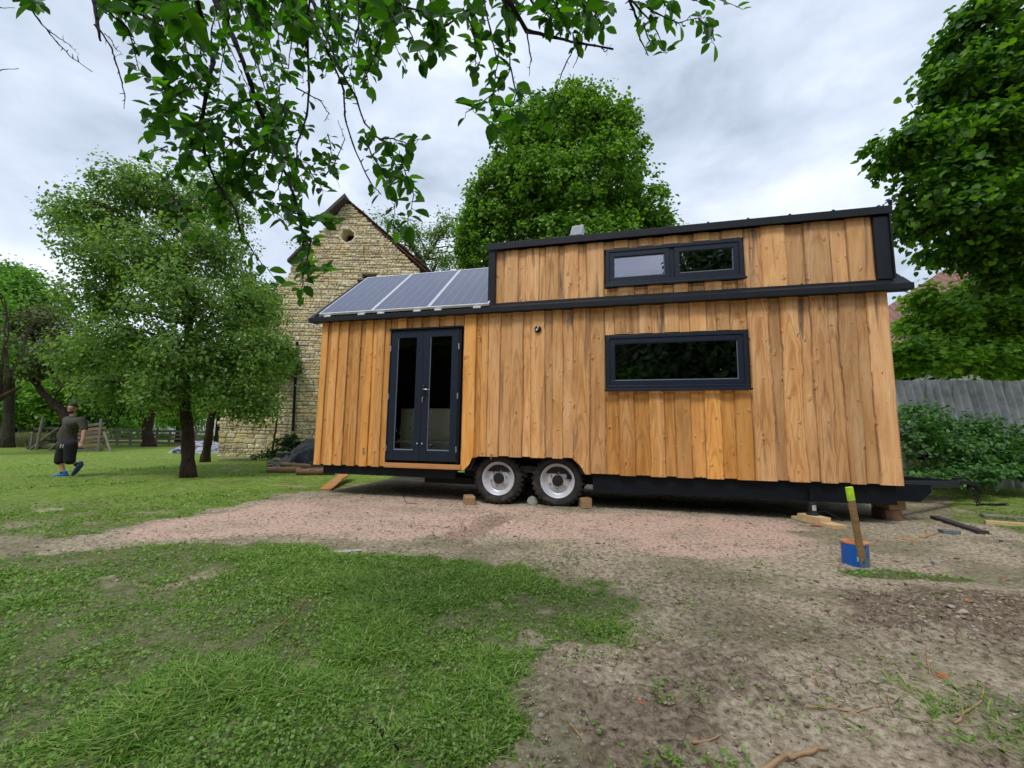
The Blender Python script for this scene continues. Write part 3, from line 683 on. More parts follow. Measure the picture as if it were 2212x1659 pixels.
# roof sheets
def roof():
    mb = MB(); s = 1.2 / 1.42; ev, ez = -.14, 3.06
    rz = ez + (1.25 - ev) * s
    mb.prism([(ev, ez), (1.25, rz), (1.25, rz + .05), (ev, ez + .05)], -.20, 3.17, 0)
    mb.prism([(2.64, ez), (1.25, rz), (1.25, rz + .05), (2.64, ez + .05)], -.2, 8.90, 0)
    mb.prism([(ev, ez), (.02, ez + .16 * s), (.02, ez + .16 * s + .05), (ev, ez + .05)], 3.17, 8.90, 0)
    mb.prism([(.03, ez + .16 * s), (1.25, rz), (1.25, rz + .05), (.03, ez + .16 * s + .05)], 8.70, 8.90, 0)
    zz = 4.15
    mb.prism([(-.10, zz), (1.25, rz + .05), (1.25, rz + .09), (-.10, zz + .04)], 3.12, 8.74, 0)
    for k in range(11): # standing seams
        u = 3.3 + k * .535
        mb.prism([(-.11, zz + .042), (1.25, rz + .092), (1.25, rz + .13), (-.075, zz + .085)], u - .011, u + .011, 0)
    mb.box(-.2, 8.9, 1.2, 1.3, rz + .04, rz + .075)
    for k in range(7):
        u = -.1 + k * .53; mb.prism([(ev, ez + .052), (1.24, rz + .052), (1.24, rz + .08), (ev, ez + .08)], u, u + .02, 0)
    return mb.build('roof', M_FLASH, house)
roof_o = roof()
def flashing():
    mb = MB()
    mb.box(-.21, 8.91, -.165, -.142, 3.02, 3.105)         # eave fascia
    mb.box(-.21, 8.91, -.141, .0, 3.028, 3.052)            # soffit
    mb.box(3.14, 8.70, -.085, -.06, 3.125, 3.18)            # upstand below the raised wall
    mb.box(3.10, 8.76, -.125, -.102, 4.085, 4.195)           # top fascia
    mb.box(3.14, 3.255, -.095, -.002, 3.13, 4.062)            # corner post left
    mb.box(8.56, 8.73, -.095, -.002, 3.19, 4.062)             # corner post right
    mb.prism([(-.12, 3.2), (1.25, 3.2), (1.25, 4.30), (-.12, 4.18)], 8.731, 8.75, 0)
    mb.prism([(-.125, 4.2), (-.102, 4.2), (-.05, 4.32), (-.14, 4.26)], 8.745, 8.775, 0)
    mb.build('flashing', M_FLASH, house, bevel=.004)
flashing()
pv = []
for k in range(3):
    e = empty('solar_panel', (0.015 + k * 1.06, -.15, 3.135)); e.parent = house; s = 1.2 / 1.42; ang = math.atan(s); e.rotation_euler = (ang, 0, 0); L = 1.86; Wd = 1.045
    mb = MB(); 
    mb.add([(.018, .018, .034), (Wd - .018, .018, .034), (Wd - .018, L - .018, .034), (.018, L - .018, .034)], [(0, 1, 2, 3)], uvs=[(0, 0), (1, 0), (1, 1), (0, 1)]); mb.build('panel_glass', M_PV, e, uv=True)
    mb = MB(); 
    for a in ((0, .018, 0, L), (Wd - .018, Wd, 0, L), (.018, Wd - .018, 0, .02), (.018, Wd - .018, L - .025, L)): mb.box(a[0], a[1], a[2], a[3], -.002, .038)
    mb.build('panel_frame', M_ALU, e)
    for q in (.10, .78):
        mb = MB(); mb.box(q, q + .13, -.03, .05, -.022, -.003); mb.box(q, q + .13, -.036, -.028, -.04, -.003); mb.build('bracket', M_ALU, e, bevel=.002)
# snow stops along the eave
for u in np.arange(.25, 3.1, .52): mb = MB(); mb.box(u, u + .04, -.15, -.11, 3.11, 3.15); mb.build('seam_end', M_FLASH, house)
# chimney vent
mb = MB(); mb.lathe([(.09, 0), (.09, .25), (.115, .25), (.115, .31), (.09, .35), (.0, .37)], (4.52, .55, 4.20), 'z', 24); M_GALV = simple('galvanised_sheet', (.38, .40, .42), .4, .5, .15, 12, .05); vent = mb.build('roof_vent', M_GALV, house, smooth=False, bevel=.003)
mb = MB(); mb.prism([(4.42, 4.47), (4.62, 4.47), (4.66, 4.65), (4.46, 4.63)], .43, .67, 1); mb.build('vent_cowl', M_GALV, vent, bevel=.008)
# windows
def window(u0, u1, z0, z1, lights, name='window'):
    e = empty(name, (u0, 0, z0)); e.parent = house; W, Hh = u1 - u0, z1 - z0; f = MB()
    f.box(0, W, -.085, .02, Hh - .05, Hh); f.box(0, W, -.085, .02, 0, .05); f.box(0, .05, -.085, .02, .05, Hh - .05); f.box(W - .05, W, -.085, .02, .05, Hh - .05)
    for k in range(1, lights): c = W * k / lights; f.box(c - .03, c + .03, -.06, .02, .05, Hh - .05)
    f.box(-.03, W + .03, -.13, -.086, -.035, -.005); f.build('window_frame', M_FRAME, e, bevel=.004)
    for k in range(lights):
        a = .052 + (W * k / lights if k == 0 else W * k / lights - .052 + .032); b2 = W * (k + 1) / lights - (.052 if k == lights - 1 else .032)
        s = MB(); t = .075; za, zb = .052, Hh - .052
        s.box(a, b2, -.075, -.02, zb - t, zb); s.box(a, b2, -.075, -.02, za, za + t); s.box(a, a + t, -.075, -.02, za + t, zb - t); s.box(b2 - t, b2, -.075, -.02, za + t, zb - t)
        so_ = s.build('sash', M_FRAME, e, bevel=.005)
        g = MB(); g.box(a + t + .001, b2 - t - .001, -.045, -.038, za + t + .001, zb - t - .001); g.build('pane', M_GLASS, so_)
        bd = MB(); bd.box(a + t, b2 - t, -.062, -.047, za + t, za + t + .010); bd.box(b2 - t - .006, b2 - t, -.06, -.047, za + t + .011, zb - t); bd.build('glazing_bead', M_GASKET, so_)
    return e
window(5.02, 6.95, 1.765, 2.575, 1); window(5.03, 6.95, 3.355, 3.935, 2)
# double door
def door():
    u0, u1, z0, z1 = 1.40, 2.70, .60, 2.815; W = u1 - u0; Hh = z1 - z0
    e = empty('double_door', (u0, 0, z0)); e.parent = house
    f = MB(); f.box(-.0, .02, -.07, .03, 0, Hh); f.box(W - .045, W, -.07, .03, 0, Hh); f.box(-.01, W + .01, -.10, .03, Hh + .001, Hh + .03); f.box(.021, W - .046, -.02, .03, -.0, .02); f.build('door_frame', M_STEEL, e, bevel=.003)
    th = MB(); th.box(-.02, W + .04, -.07, .0, -.10, -.022, ch=.006); th.build('threshold', M_TIMORG, e)
    mid = .62
    for k, (a, b2) in enumerate(((.022, mid - .001), (mid + .002, W - .048))):
        s = MB(); st = .125; 
        za, zb = .022, Hh - .004
        s.box(a, a + st, -.066, -.012, za, zb); s.box(b2 - st, b2, -.066, -.012, za, zb); s.box(a + st, b2 - st, -.066, -.012, zb - .13, zb); s.box(a + st, b2 - st, -.066, -.012, za, za + .17)
        lf = s.build('door_leaf', M_FRAME, e, bevel=.005)
        g = MB(); g.box(a + st + .001, b2 - st - .001, -.045, -.040, za + .171, zb - .131); g.build('pane', M_DGLASS, lf)
        bd = MB(); bd.box(a + st, b2 - st, -.064, -.047, za + .17, za + .185); bd.box(a + st, a + st + .006, -.062, -.047, za + .186, zb - .13); bd.build('glazing_bead', M_GASKET, lf)
        for zz in (.22, 1.08, 1.90):
            hx = a - .006 if k == 0 else b2 + .006
            hg = MB(); hg.tube([(hx, -.078, zz - .05), (hx, -.078, zz + .05)], .009, 8); hg.box(hx - .012, hx + .012, -.076, -.067, zz - .04, zz + .04); hg.build('hinge', M_CHROME, lf)
        kb = MB(); kx = b2 - .04 if k == 0 else a + .045; kb.lathe([(.012, 0), (.014, -.02), (.0, -.025)], (kx, -.067, .30), 'y', 12); kb.build('bolt_knob', M_CHROME, lf)
        if k == 1:
            p = MB(); p.box(a + .02, a + .062, -.074, -.0665, 1.02, 1.27, ch=.003); pl = p.build('lock_plate', simple('dark_bronze', (.05, .035, .03), .35, .7, .1, 10, 0), lf)
            h_ = MB(); h_.tube([(a + .04, -.072, 1.19), (a + .04, -.115, 1.19), (a + .055, -.12, 1.19), (a + .16, -.115, 1.185)], [.009, .009, .010, .008], 10); h_.build('handle', M_CHROME, pl, smooth=True)
            h_ = MB(); h_.lathe([(.013, 0), (.013, -.03), (.0, -.03)], (a + .04, -.072, 1.25), 'y', 12); h_.build('knob', M_CHROME, pl); h_ = MB(); h_.lathe([(.012, 0), (.012, -.02), (.0, -.02)], (a + .035, -.072, 1.06), 'y', 12); h_.build('lock_cylinder', M_CHROME, pl); h_ = MB(); h_.tube([(a + .03, -.1, 1.06), (a + .03, -.104, 1.03), (a + .025, -.1, .98)], .005, 6); h_.build('key', M_CHROME, pl)
door()
# lamp socket and small fittings on the boards
mb = MB(); mb.lathe([(.055, 0), (.055, -.012), (.045, -.03), (.03, -.04), (.0, -.04)], (3.97, -.056, 2.73), 'y', 24); lam = mb.build('wall_socket', M_BLACK, house, smooth=False)
mb = MB(); mb.tube([(3.97, -.09, 2.73), (3.985, -.12, 2.76)], .012, 8); mb.lathe([(.015, 0), (.015, -.006), (0, -.006)], (3.955, -.094, 2.715), 'y', 12); mb.build('bare_wire', M_ALU, lam)
for (u, z) in ((.98, .80), (.985, .735), (3.24, .755)):
    mb = MB(); mb.lathe([(.018, 0), (.02, -.012), (.012, -.03), (.0, -.032)], (u, -.05, z), 'y', 14)
    if u > 3: mb.tube([(u, -.07, z - .01), (u + .004, -.075, z - .05), (u - .002, -.07, z - .07)], .005, 6)
    mb.build('drain_cap', M_CHROME, house)
# trailer
mb = MB()
mb.box(.18, 2.62, .03, .13, .35, .498); mb.box(.18, 2.62, 2.36, 2.46, .35, .498)
mb.box(4.80, 8.62, .03, .13, .25, .498); mb.box(4.80, 8.62, 2.36, 2.46, .25, .498)
mb.box(2.62, 4.80, .45, .56, .30, .498); mb.box(2.62, 4.80, 1.94, 2.05, .30, .498)
for u in np.arange(.2, 8.6, .7): mb.box(u, u + .08, .131, 2.359, .40, .478)
mb.box(.16, .18, .02, 2.47, .35, .498)
mb.box(1.9, 3.0, .4, 1.2, .22, .34, ch=.02)
mb.prism([(8.62, .498), (8.62, .27), (9.02, .27), (9.15, .40), (9.15, .498)], .30, .38, 1); mb.prism([(8.62, .498), (8.62, .27), (9.02, .27), (9.15, .40), (9.15, .498)], 2.12, 2.2, 1)
mb.build('chassis', M_STEEL, house, bevel=.004)
mb = MB()
def bar(mb, a, b2, w, h):
    a, b2 = Vector(a), Vector(b2); d = (b2 - a); L = d.length; d.normalize(); s_ = d.cross(Vector((0, 0, 1))).normalized(); up = s_.cross(d)
    vs = [p + s_ * (w / 2 * i) + up * (h / 2 * j) for p in (a, b2) for i, j in ((-1, -1), (1, -1), (1, 1), (-1, 1))]
    mb.add(vs, [(0, 1, 2, 3)[::-1], (4, 5, 6, 7), (0, 1, 5, 4), (1, 2, 6, 5), (2, 3, 7, 6), (3, 0, 4, 7)])
bar(mb, (8.4, .12, .485), (9.98, 1.17, .44), .08, .10); bar(mb, (8.4, 2.38, .485), (9.98, 1.33, .44), .08, .10); mb.box(8.70, 9.0, .5, 2.0, .45, .51)
db = mb.build('drawbar', M_STEEL, house, bevel=.004)
mb = MB(); mb.prism([(9.9, .50), (10.22, .485), (10.30, .44), (10.24, .42), (10.12, .44), (9.9, .42)], 1.20, 1.30, 1); mb.tube([(10.18, 1.25, .46), (10.18, 1.25, .36)], .03, 10); mb.tube([(9.98, 1.25, .52), (10.16, 1.25, .53)], .016, 8); mb.build('hitch_coupling', M_BLACK, db, bevel=.004)
# wheel arch box and wheels
mb = MB(); mb.prism([(2.86, .52), (2.945, .752), (4.555, .752), (4.65, .52), (4.62, .52), (4.54, .745), (2.965, .745), (2.9, .52)], .0, .5, 1); mb.box(2.9, 4.6, .42, .44, .3, .744); mb.build('wheel_arch', M_BLACK, house)
def wheel():
    e = empty('wheel', (0, 0, 0)); Rr = .41
    t = MB(); t.lathe([(.258, .01), (.30, -.012), (.345, -.018), (.372, -.005), (Rr - .022, .03), (Rr - .02, .12), (Rr - .022, .22), (.372, .255), (.345, .265), (.30, .26), (.258, .24)], (0, 0, 0), 'y', 56, closed=True)
    for i in range(30):
        a = 2 * math.pi * i / 30; M = Matrix.Rotation(a, 4, 'Y')
        t.add([tuple(M @ Vector(p)) for p in [(.352, -.014, -.020), (Rr - .02, .004, -.026), (Rr + .002, .03, -.026), (Rr + .002, .115, -.012), (Rr - .03, .115, -.012), (.352, -.014, .020), (Rr - .02, .004, .014), (Rr + .002, .03, .014), (Rr + .002, .115, .028), (Rr - .03, .115, .028)]],
              [(0, 1, 2, 3, 4), (9, 8, 7, 6, 5), (0, 5, 6, 1), (1, 6, 7, 2), (2, 7, 8, 3)])
        M = Matrix.Rotation(a + .1, 4, 'Y')
        t.add([tuple(M @ Vector(p)) for p in [(Rr - .03, .135, -.02), (Rr + .002, .135, -.02), (Rr + .002, .235, -.005), (Rr - .03, .235, -.005), (Rr - .03, .135, .02), (Rr + .002, .135, .02), (Rr + .002, .235, .035), (Rr - .03, .235, .035)]],
              [(0, 1, 2, 3), (7, 6, 5, 4), (0, 4, 5, 1), (1, 5, 6, 2), (2, 6, 7, 3)])
    t.build('tyre', M_TYRE, e, smooth=False)
    r = MB(); r.lathe([(.262, .235), (.262, .02), (.266, .004), (.262, -.006), (.252, -.004), (.246, .012), (.236, .016), (.231, .030), (.220, .034), (.214, .055), (.204, .058), (.196, .070), (.172, .074), (.160, .052), (.085, .048), (.0, .05)], (0, 0, 0), 'y', 64)
    ro = r.build('rim', M_SILVER, e, smooth=False); ro.data.shade_smooth()
    for p in ro.data.polygons: p.use_smooth = True
    h = MB(); h.lathe([(.086, .047), (.084, .01), (.074, -.004), (.0, -.008)], (0, 0, 0), 'y', 32); h.build('hub_cap', M_BLACK, ro)
    for i in range(6):
        a = math.pi * 2 * i / 6 + .25; n_ = MB(); n_.lathe([(.017, .05), (.015, .028), (.009, .02), (.0, .02)], (.128 * math.cos(a), 0, .128 * math.sin(a)), 'y', 6); n_.build('wheel_nut', M_CHROME, ro)
    va = MB(); va.tube([(-.11, .07, .155), (-.10, .045, .165), (-.085, .03, .17)], .006, 6); va.build('valve', M_BLACK, ro)
    return e
w0 = wheel(); w0.parent = house; w0.location = (3.315, .10, .372)
def copytree(o, parent=None):
    c = o.copy(); COL.objects.link(c); c.parent = parent
    for ch in list(o.children): copytree(ch, c)
    return c
for (u, v, s) in ((4.26, .10, 1), (3.315, 2.40, -1), (4.26, 2.40, -1)):
    w = copytree(w0, house); w.location = (u, v, .372); w.rotation_euler = (0, .9 if s == 1 else .3, math.pi if s < 0 else 0)
mb = MB(); mb.tube([(3.315, .25, .372), (3.315, 2.25, .372)], .045, 12); mb.tube([(4.26, .25, .372), (4.26, 2.25, .372)], .045, 12); mb.build('axle', M_BLACK, house)

# things inside seen through the door
def cabinet():
    e = empty('drawer_cabinet', tuple(hw(1.34, .50, .59)), RZ, 'pale grey green drawer cabinet with round knobs seen through the double door', 'cabinet')
    mc = simple('pale_cabinet_board', (.82, .82, .68), .6, 0, .1, 4, .05)
    c = MB(); c.box(0, 1.0, .02, .6, 0, .92); c.build('carcass', mc, e, bevel=.004)
    for k, (a, b2) in enumerate(((.02, .34), (.36, .66), (.68, .90))):
        d = MB(); d.box(.01, .99, .0, .019, a, b2); do = d.build('drawer', mc, e, bevel=.003)
        for x in (.22, .62): n_ = MB(); n_.lathe([(.02, 0), (.024, -.02), (.0, -.026)], (x, -.001, b2 - .08), 'y', 14); n_.build('knob', M_CHROME, do)
cabinet()

# ------------------------------------------------------------------ stone barn
def barn():
    root_p = P(596, 985, 17); YB = 17.0
    e = empty('stone_barn', (root_p[0], YB, 0), 0, 'ruined yellow stone barn gable with round hole under the peak and broken tiled roof', 'barn')
    def L(px, py): p = P(px, py, YB); return (p[0] - root_p[0], p[2])
    out = [L(472, 995), L(475, 905), L(487, 903), L(492, 880), L(520, 862), L(535, 800), L(560, 790), L(563, 742), L(574, 700), L(600, 690), L(603, 612), L(622, 596), L(640, 560), L(652, 546), L(748, 440), L(757, 440), L(908, 585), L(905, 640), L(925, 640)]
    out += [(out[-1][0] + .3, -.2), (out[0][0], -.2)]
    oc = L(751, 509); orad = .30; slot = (L(816, 0)[0], L(846, 0)[0], L(0, 601)[1], L(0, 590)[1] + .12)
    slot = (min(slot[:2]), max(slot[:2]), L(830, 602)[1], L(830, 590)[1])
    def hole(x, z, q=.04): return math.hypot(x - oc[0], z - oc[1]) < orad + q or (slot[0] < x < slot[1] and slot[2] < z < slot[3])
    m, nt, b = mat('lime_stone'); g = nd(nt, 'ShaderNodeNewGeometry'); v = coords(nt)
    c = ramp(nt, g.outputs['Random Per Island'], [(0, (.52, .42, .26)), (.25, (.78, .66, .43)), (.45, (.90, .79, .55)), (.62, (.70, .62, .46)), (.78, (.86, .67, .34)), (.88, (.58, .54, .44)), (1, (.92, .84, .64))])
    n = noise(nt, v, 5, 6, .65); c = mixc(nt, 1., c, ramp(nt, n, [(.3, (.72, .70, .66)), (.7, (1.15, 1.12, 1.05))]), 'MULTIPLY')
    sp = nd(nt, 'ShaderNodeSeparateXYZ'); ln(nt, v, sp.inputs[0]); lowdark = math_(nt, 'MULTIPLY', math_(nt, 'SUBTRACT', 1., ramp1(nt, sp.outputs['Z'], 0, 2.6)), ramp1(nt, noise(nt, v, .9, 4), .35, .6))
    c = mixc(nt, math_(nt, 'MULTIPLY', lowdark, .55), c, (.16, .145, .08))  # olive brown patches, darker towards the foot of the wall
    ln(nt, c, b.inputs['Base Color']); b.inputs['Roughness'].default_value = .95; b.inputs['Specular IOR Level'].default_value = .15; bump(nt, b, noise(nt, v, 22, 6, .7), .8, .03)
    stones = MB(); rr = random.Random(4); z = -.1; row = 0
    while z < 11:
        up = z / 10.8; h = rr.uniform(.09, .20) * (1 - .45 * up) if rr.random() > .3 else rr.uniform(.05, .08); x = out[0][0] - rr.random() * .2; ph = rr.uniform(0, 9)
        while x < 6.5:
            w = h * rr.choice([rr.uniform(.9, 1.7), rr.uniform(1.4, 3.2)]); w = max(.10, min(w, .5)); wob = (vn(x * 1.1 + ph, row * .37, 8) - .5) * .09
            nsub = 1
            if h > .15 and rr.random() < .4: nsub = 2
            for q in range(nsub):
                hh = h / nsub; cx, cz = x + w / 2, z + wob + hh * (q + .5)
                if inpoly([cx], [cz], out)[0] and not hole(cx, cz):
                    gap = .007; k = 10; dp = rr.uniform(.02, .055); vs = []
                    for ring, (sc_, y) in enumerate(((1.0, .06), (1.0, -dp * .55), (.84, -dp))):
                        for i in range(k):
                            a = 2 * math.pi * i / k + .3; ca, sa = math.cos(a), math.sin(a); sx = math.copysign(abs(ca) ** .45, ca); sz = math.copysign(abs(sa) ** .45, sa)
                            j = 1 + (vn(i * 1.7 + cx * 9, cz * 7, 3) - .5) * .22
                            vs.append((cx + sx * (w / 2 - gap) * sc_ * j, y, cz + sz * (hh / 2 - gap * .7) * sc_ * j))
                    vs.append((cx, -dp - rr.uniform(0, .02), cz)); fs = []
                    for r_ in range(2): fs += [(r_ * k + i, r_ * k + (i + 1) % k, (r_ + 1) * k + (i + 1) % k, (r_ + 1) * k + i) for i in range(k)]
                    fs += [(2 * k + i, 2 * k + (i + 1) % k, 3 * k) for i in range(k)]; stones.add(vs, fs)
            x += w
        z += h; row += 1
    stones.build('stone_facing', m, e)
    mort = simple('mortar', (.40, .33, .22), .95, 0, .3, 6, .4, .02); core = MB(); zz = -.2
    while zz < 10.9:
        xs = np.arange(out[0][0] - .1, 6.4, .05); ins = inpoly(xs, xs * 0 + zz + .05, out) & np.array([not hole(x, zz + .05) for x in xs]); i = 0
        while i < len(xs):
            if ins[i]:
                j = i
                while j + 1 < len(xs) and ins[j + 1]: j += 1
                core.box(xs[i] - .02, xs[j] + .02, .0, .55, zz + .0005, zz + .0995); i = j + 1
            else: i += 1
        zz += .1
    core.build('wall_core', mort, e)
    rg = MB(); kk = 28; prof = [(.28, .56), (.28, -.02), (.30, -.035), (.36, -.03), (.40, .01), (.40, .56)]
    rg.lathe([(a, b2) for a, b2 in prof], (oc[0], 0, oc[1]), 'y', kk, closed=True); rg.v = [(q[0] + .02 * math.sin(q[2] * 31), q[1], q[2] + .02 * math.sin(q[0] * 27)) for q in rg.v]; rg.build('round_opening', m, e)
    bk = MB(); bk.box(oc[0] - .6, oc[0] + .6, 1.0, 1.1, oc[1] - .6, oc[1] + .6); bk.build('hole_shade_panel', M_DARKIN, e)  # dark panel added behind the hole in place of the barn's shaded inside
    xl, xr = L(603, 612)[0], L(925, 640)[0]; ax, az = L(752, 436); el = L(603, 612)[1]; er = L(908, 585)[1] - .1
    w = MB(); w.box(xl, xl + .5, .56, 9.5, -.2, 5.6); w.box(xr - .2, xr + .3, .56, 9.5, -.2, er); w.prism([(xl, -.2), (xr, -.2), (xr, er), (ax, az - .3), (xl, 5.6)], 9.5, 10, 1)
    w.build('side_wall', m, e)
    # roof
    tile = islandmat('old_clay_tiles', [(.085, .040, .028), (.16, .07, .045), (.12, .065, .05), (.20, .10, .07)], .9, 9)
    r = MB(); nR = 26; dx, dz = (xr + .25 - ax), (er - .15 - az); Ls = math.hypot(dx, dz); sx, sz = dx / Ls, dz / Ls
    for i in range(nR):
        for j in range(9):
            t0 = i / nR * Ls; t1 = (i + 1) / nR * Ls + .05; y0 = -.10 + j * 1.15 + random.uniform(-.03, .03) * (j == 0); lift = .03 * random.random()
            a = (ax + sx * t0, az + sz * t0 + .04 + lift); b2 = (ax + sx * t1, az + sz * t1 + .065 + lift)
            r.prism([a, b2, (b2[0], b2[1] + .035), (a[0], a[1] + .035)], y0, y0 + 1.14, 1)
    r.prism([(ax, az - .08), (xr + .2, er - .2), (xr + .2, er - .1), (ax, az + .03)], -.02, 10, 1)
    r.build('tiled_roof', tile, e)
    r = MB(); a2 = L(700, 486); r.prism([(ax + .02, az + .13), (ax + .02, az - .05), (a2[0], a2[1] - .03), (a2[0] - .05, a2[1] + .1)], -.45, 6, 1)
    p1, p2 = L(668, 531), L(634, 568); r.prism([(p1[0], p1[1] + .12), (p1[0], p1[1] - .02), (p2[0] - .1, p2[1] - .08), (p2[0] - .12, p2[1] + .03)], -.3, 5, 1); r.build('roof_board', M_TIMDARK, e)
    # dark tube stands for the shaded slit at the wall joint; rusty strap
    q0, q1 = L(636, 932), L(645, 740); s_ = MB(); s_.tube([(q0[0], -.12, q0[1]), (q1[0], -.12, q1[1])], .055, 8); s_.build('joint_slit', M_STEEL, e)
    q0, q1 = L(787, 552), L(788, 534); s_ = MB(); s_.tube([(q0[0], -.13, q0[1]), (q1[0], -.13, q1[1])], .02, 6); s_.build('iron_anchor', simple('rust', (.12, .05, .03), .9), e)
barn()

# ------------------------------------------------------------------ foliage
def tree(name, label, cat, base, trunk, lobes, ncl, per, cr, leaf, mleaf, mbark, seed, r0=.15, shape='oval', group=None, limbs=24, shell=.55, up=.7, twigs=0, kind=None, flat=1.0):
    """lobes: (px, py, Y, rx_px, rz_px, ry_m); trunk: world points"""
    g = np.random.default_rng(seed); e = empty(name, base, 0, label, cat, group)
    B = np.array(base, float); C = []; RR = []; Wt = []
    for (px, py, Y, rx, rz, ry) in lobes:
        C.append(P(px, py, Y) - B); s = Y / FPX; RR.append((rx * s, ry, rz * s)); Wt.append(rx * rz * s * s * ry)
    C = np.array(C); RR = np.array(RR); Wt = np.array(Wt) ** .55; Wt /= Wt.sum()
    li = g.choice(len(C), ncl, p=Wt); d = g.normal(0, 1, (ncl, 3)); d /= np.linalg.norm(d, axis=1, keepdims=True)
    k = g.random(ncl) ** shell
    k = np.minimum(1.12, k * (1 + .22 * (fbm(d[:, 0] * 2.3 + li * 3.1, d[:, 2] * 2.3 + d[:, 1] * 1.9, seed, 3) - .5) * 2))
    cc = C[li] + d * k[:, None] * RR[li]
    keep = cc[:, 2] > -B[2] + .12; cc, d = cc[keep], d[keep]; ncl = len(cc)
    csz = g.uniform(.55, 1.35, ncl) * cr
    pp = np.repeat(cc, per, 0) + g.normal(0, 1, (ncl * per, 3)) * np.repeat(csz, per)[:, None] * np.array([.62, .62, .45 * flat])
    dd = np.repeat(d, per, 0); nr = np.array([0, 0, 1.]) * up + dd * .45 + g.normal(0, .5, pp.shape); ax = dd * .6 + g.normal(0, .8, pp.shape) + np.array([0, 0, -.45])
    V, q, t = leaves_mesh(pp, nr, ax, g.uniform(.6, 1.3, len(pp)) * leaf, shape)
    o = finish('foliage', npmesh('foliage', V, q, t), mleaf, e)
    mb = MB(); T = [np.array(p, float) - B for p in trunk]; n = len(T)
    # resample the trunk with a little waviness and a flare at the foot
    tp = [];
    for i in range(n - 1):
        for s in range(5): tp.append(T[i] + (T[i + 1] - T[i]) * s / 5)
    tp.append(T[-1]); rad = [r0 * (1 - .72 * (i / (len(tp) - 1)) ** 1.2) * (1.35 if i == 0 else 1.08 if i == 1 else 1) * (1 + .08 * math.sin(i * 2.3)) for i in range(len(tp))]
    tp[0] = tp[0] - np.array([0, 0, .1]); tw = [p + np.array([math.sin(i * 1.3 + seed) * r0 * .12, math.cos(i * 1.7 + seed) * r0 * .12, 0]) * (i > 0) for i, p in enumerate(tp)]
    mb.tube(tw, rad, 12); mb.build('trunk', mbark, e, smooth=True)
    if limbs:
        lb = MB(); pick = g.choice(ncl, min(limbs, ncl), replace=False)
        for c in cc[pick]:
            lo = len(tw) // 3; dist = [np.linalg.norm(np.array(tw[i]) - c) + abs(i - len(tw) * .6) * .02 for i in range(lo, len(tw))]; si = lo + int(np.argmin(dist)); si = max(lo, si - 2)
            a = np.array(tw[si]); L_ = np.linalg.norm(c - a); mid = (a + c) / 2 + g.normal(0, .08, 3) * L_ + np.array([0, 0, .10 * L_]); rr = min(rad[si] * .55, .02 + .02 * L_)
            pts = [(1 - s) ** 2 * a + 2 * s * (1 - s) * mid + s * s * c + (g.normal(0, .012, 3) * L_ if 0 < s < 1 else 0) for s in np.linspace(0, 1, 7)]
            lb.tube(pts, [rr * (1 - .85 * s) + .003 for s in np.linspace(0, 1, 7)], 6)
            for _ in range(twigs):
                s0 = pts[int(g.integers(2, 6))]; dv = g.normal(0, 1, 3); dv[2] = abs(dv[2]) * .5; dv /= np.linalg.norm(dv); ll = min(L_ * g.uniform(.15, .35), .45)
                lb.tube([s0, s0 + dv * ll * .5 + g.normal(0, .05, 3) * ll, s0 + dv * ll], [rr * .35, rr * .22, .003], 5)
        lb.build('limbs', mbark, e, smooth=True)
    return e
def gp3(px, py, Y=None):
    p = G(px, py); return (p[0], p[1], p[2])
def at(px, Y):                                             # ground point below picture column px at depth Y
    p = P(px, 935, Y); return (p[0], Y, gz(p[0], Y))
L_PLUM = leafmat('plum_tree_leaves', [(.06, .12, .026), (.11, .20, .045), (.17, .28, .07), (.24, .36, .13), (.26, .38, .10)], .48, .5)
L_MAPLE = leafmat('maple_leaves', [(0.046, 0.114, 0.011), (0.092, 0.206, 0.02), (0.149, 0.297, 0.029), (0.229, 0.389, 0.046)], .38, .5)
L_LIME = leafmat('linden_leaves', [(0.02, 0.066, 0.009), (0.044, 0.127, 0.013), (0.094, 0.221, 0.018), (0.189, 0.354, 0.028)], .42, .42)
L_HAZEL = leafmat('hazel_leaves', [(0.077, 0.198, 0.022), (0.154, 0.33, 0.039), (0.242, 0.462, 0.055), (0.396, 0.55, 0.088)], .35, .5)
L_LOCUST = leafmat('locust_leaves', [(0.078, 0.156, 0.039), (0.143, 0.247, 0.058), (0.208, 0.325, 0.091)], .4, .55)
L_ORCH = leafmat('orchard_leaves', [(0.048, 0.136, 0.024), (0.096, 0.24, 0.032), (0.16, 0.352, 0.048), (0.272, 0.464, 0.072)], .35, .55)
L_DARK = leafmat('dark_leaves', [(0.019, 0.052, 0.016), (0.046, 0.104, 0.026), (0.091, 0.169, 0.039)], .3, .5)  # darker green leaf tones for shrubs and background trees
L_NETTLE = leafmat('nettle_leaves', [(0.038, 0.112, 0.03), (0.075, 0.188, 0.045), (0.135, 0.285, 0.075)], .3, .45)
L_PURP = leafmat('brownish_leaves', [(0.07, 0.105, 0.042), (0.126, 0.168, 0.07), (0.168, 0.168, 0.098), (0.21, 0.266, 0.126)], .35, .55)

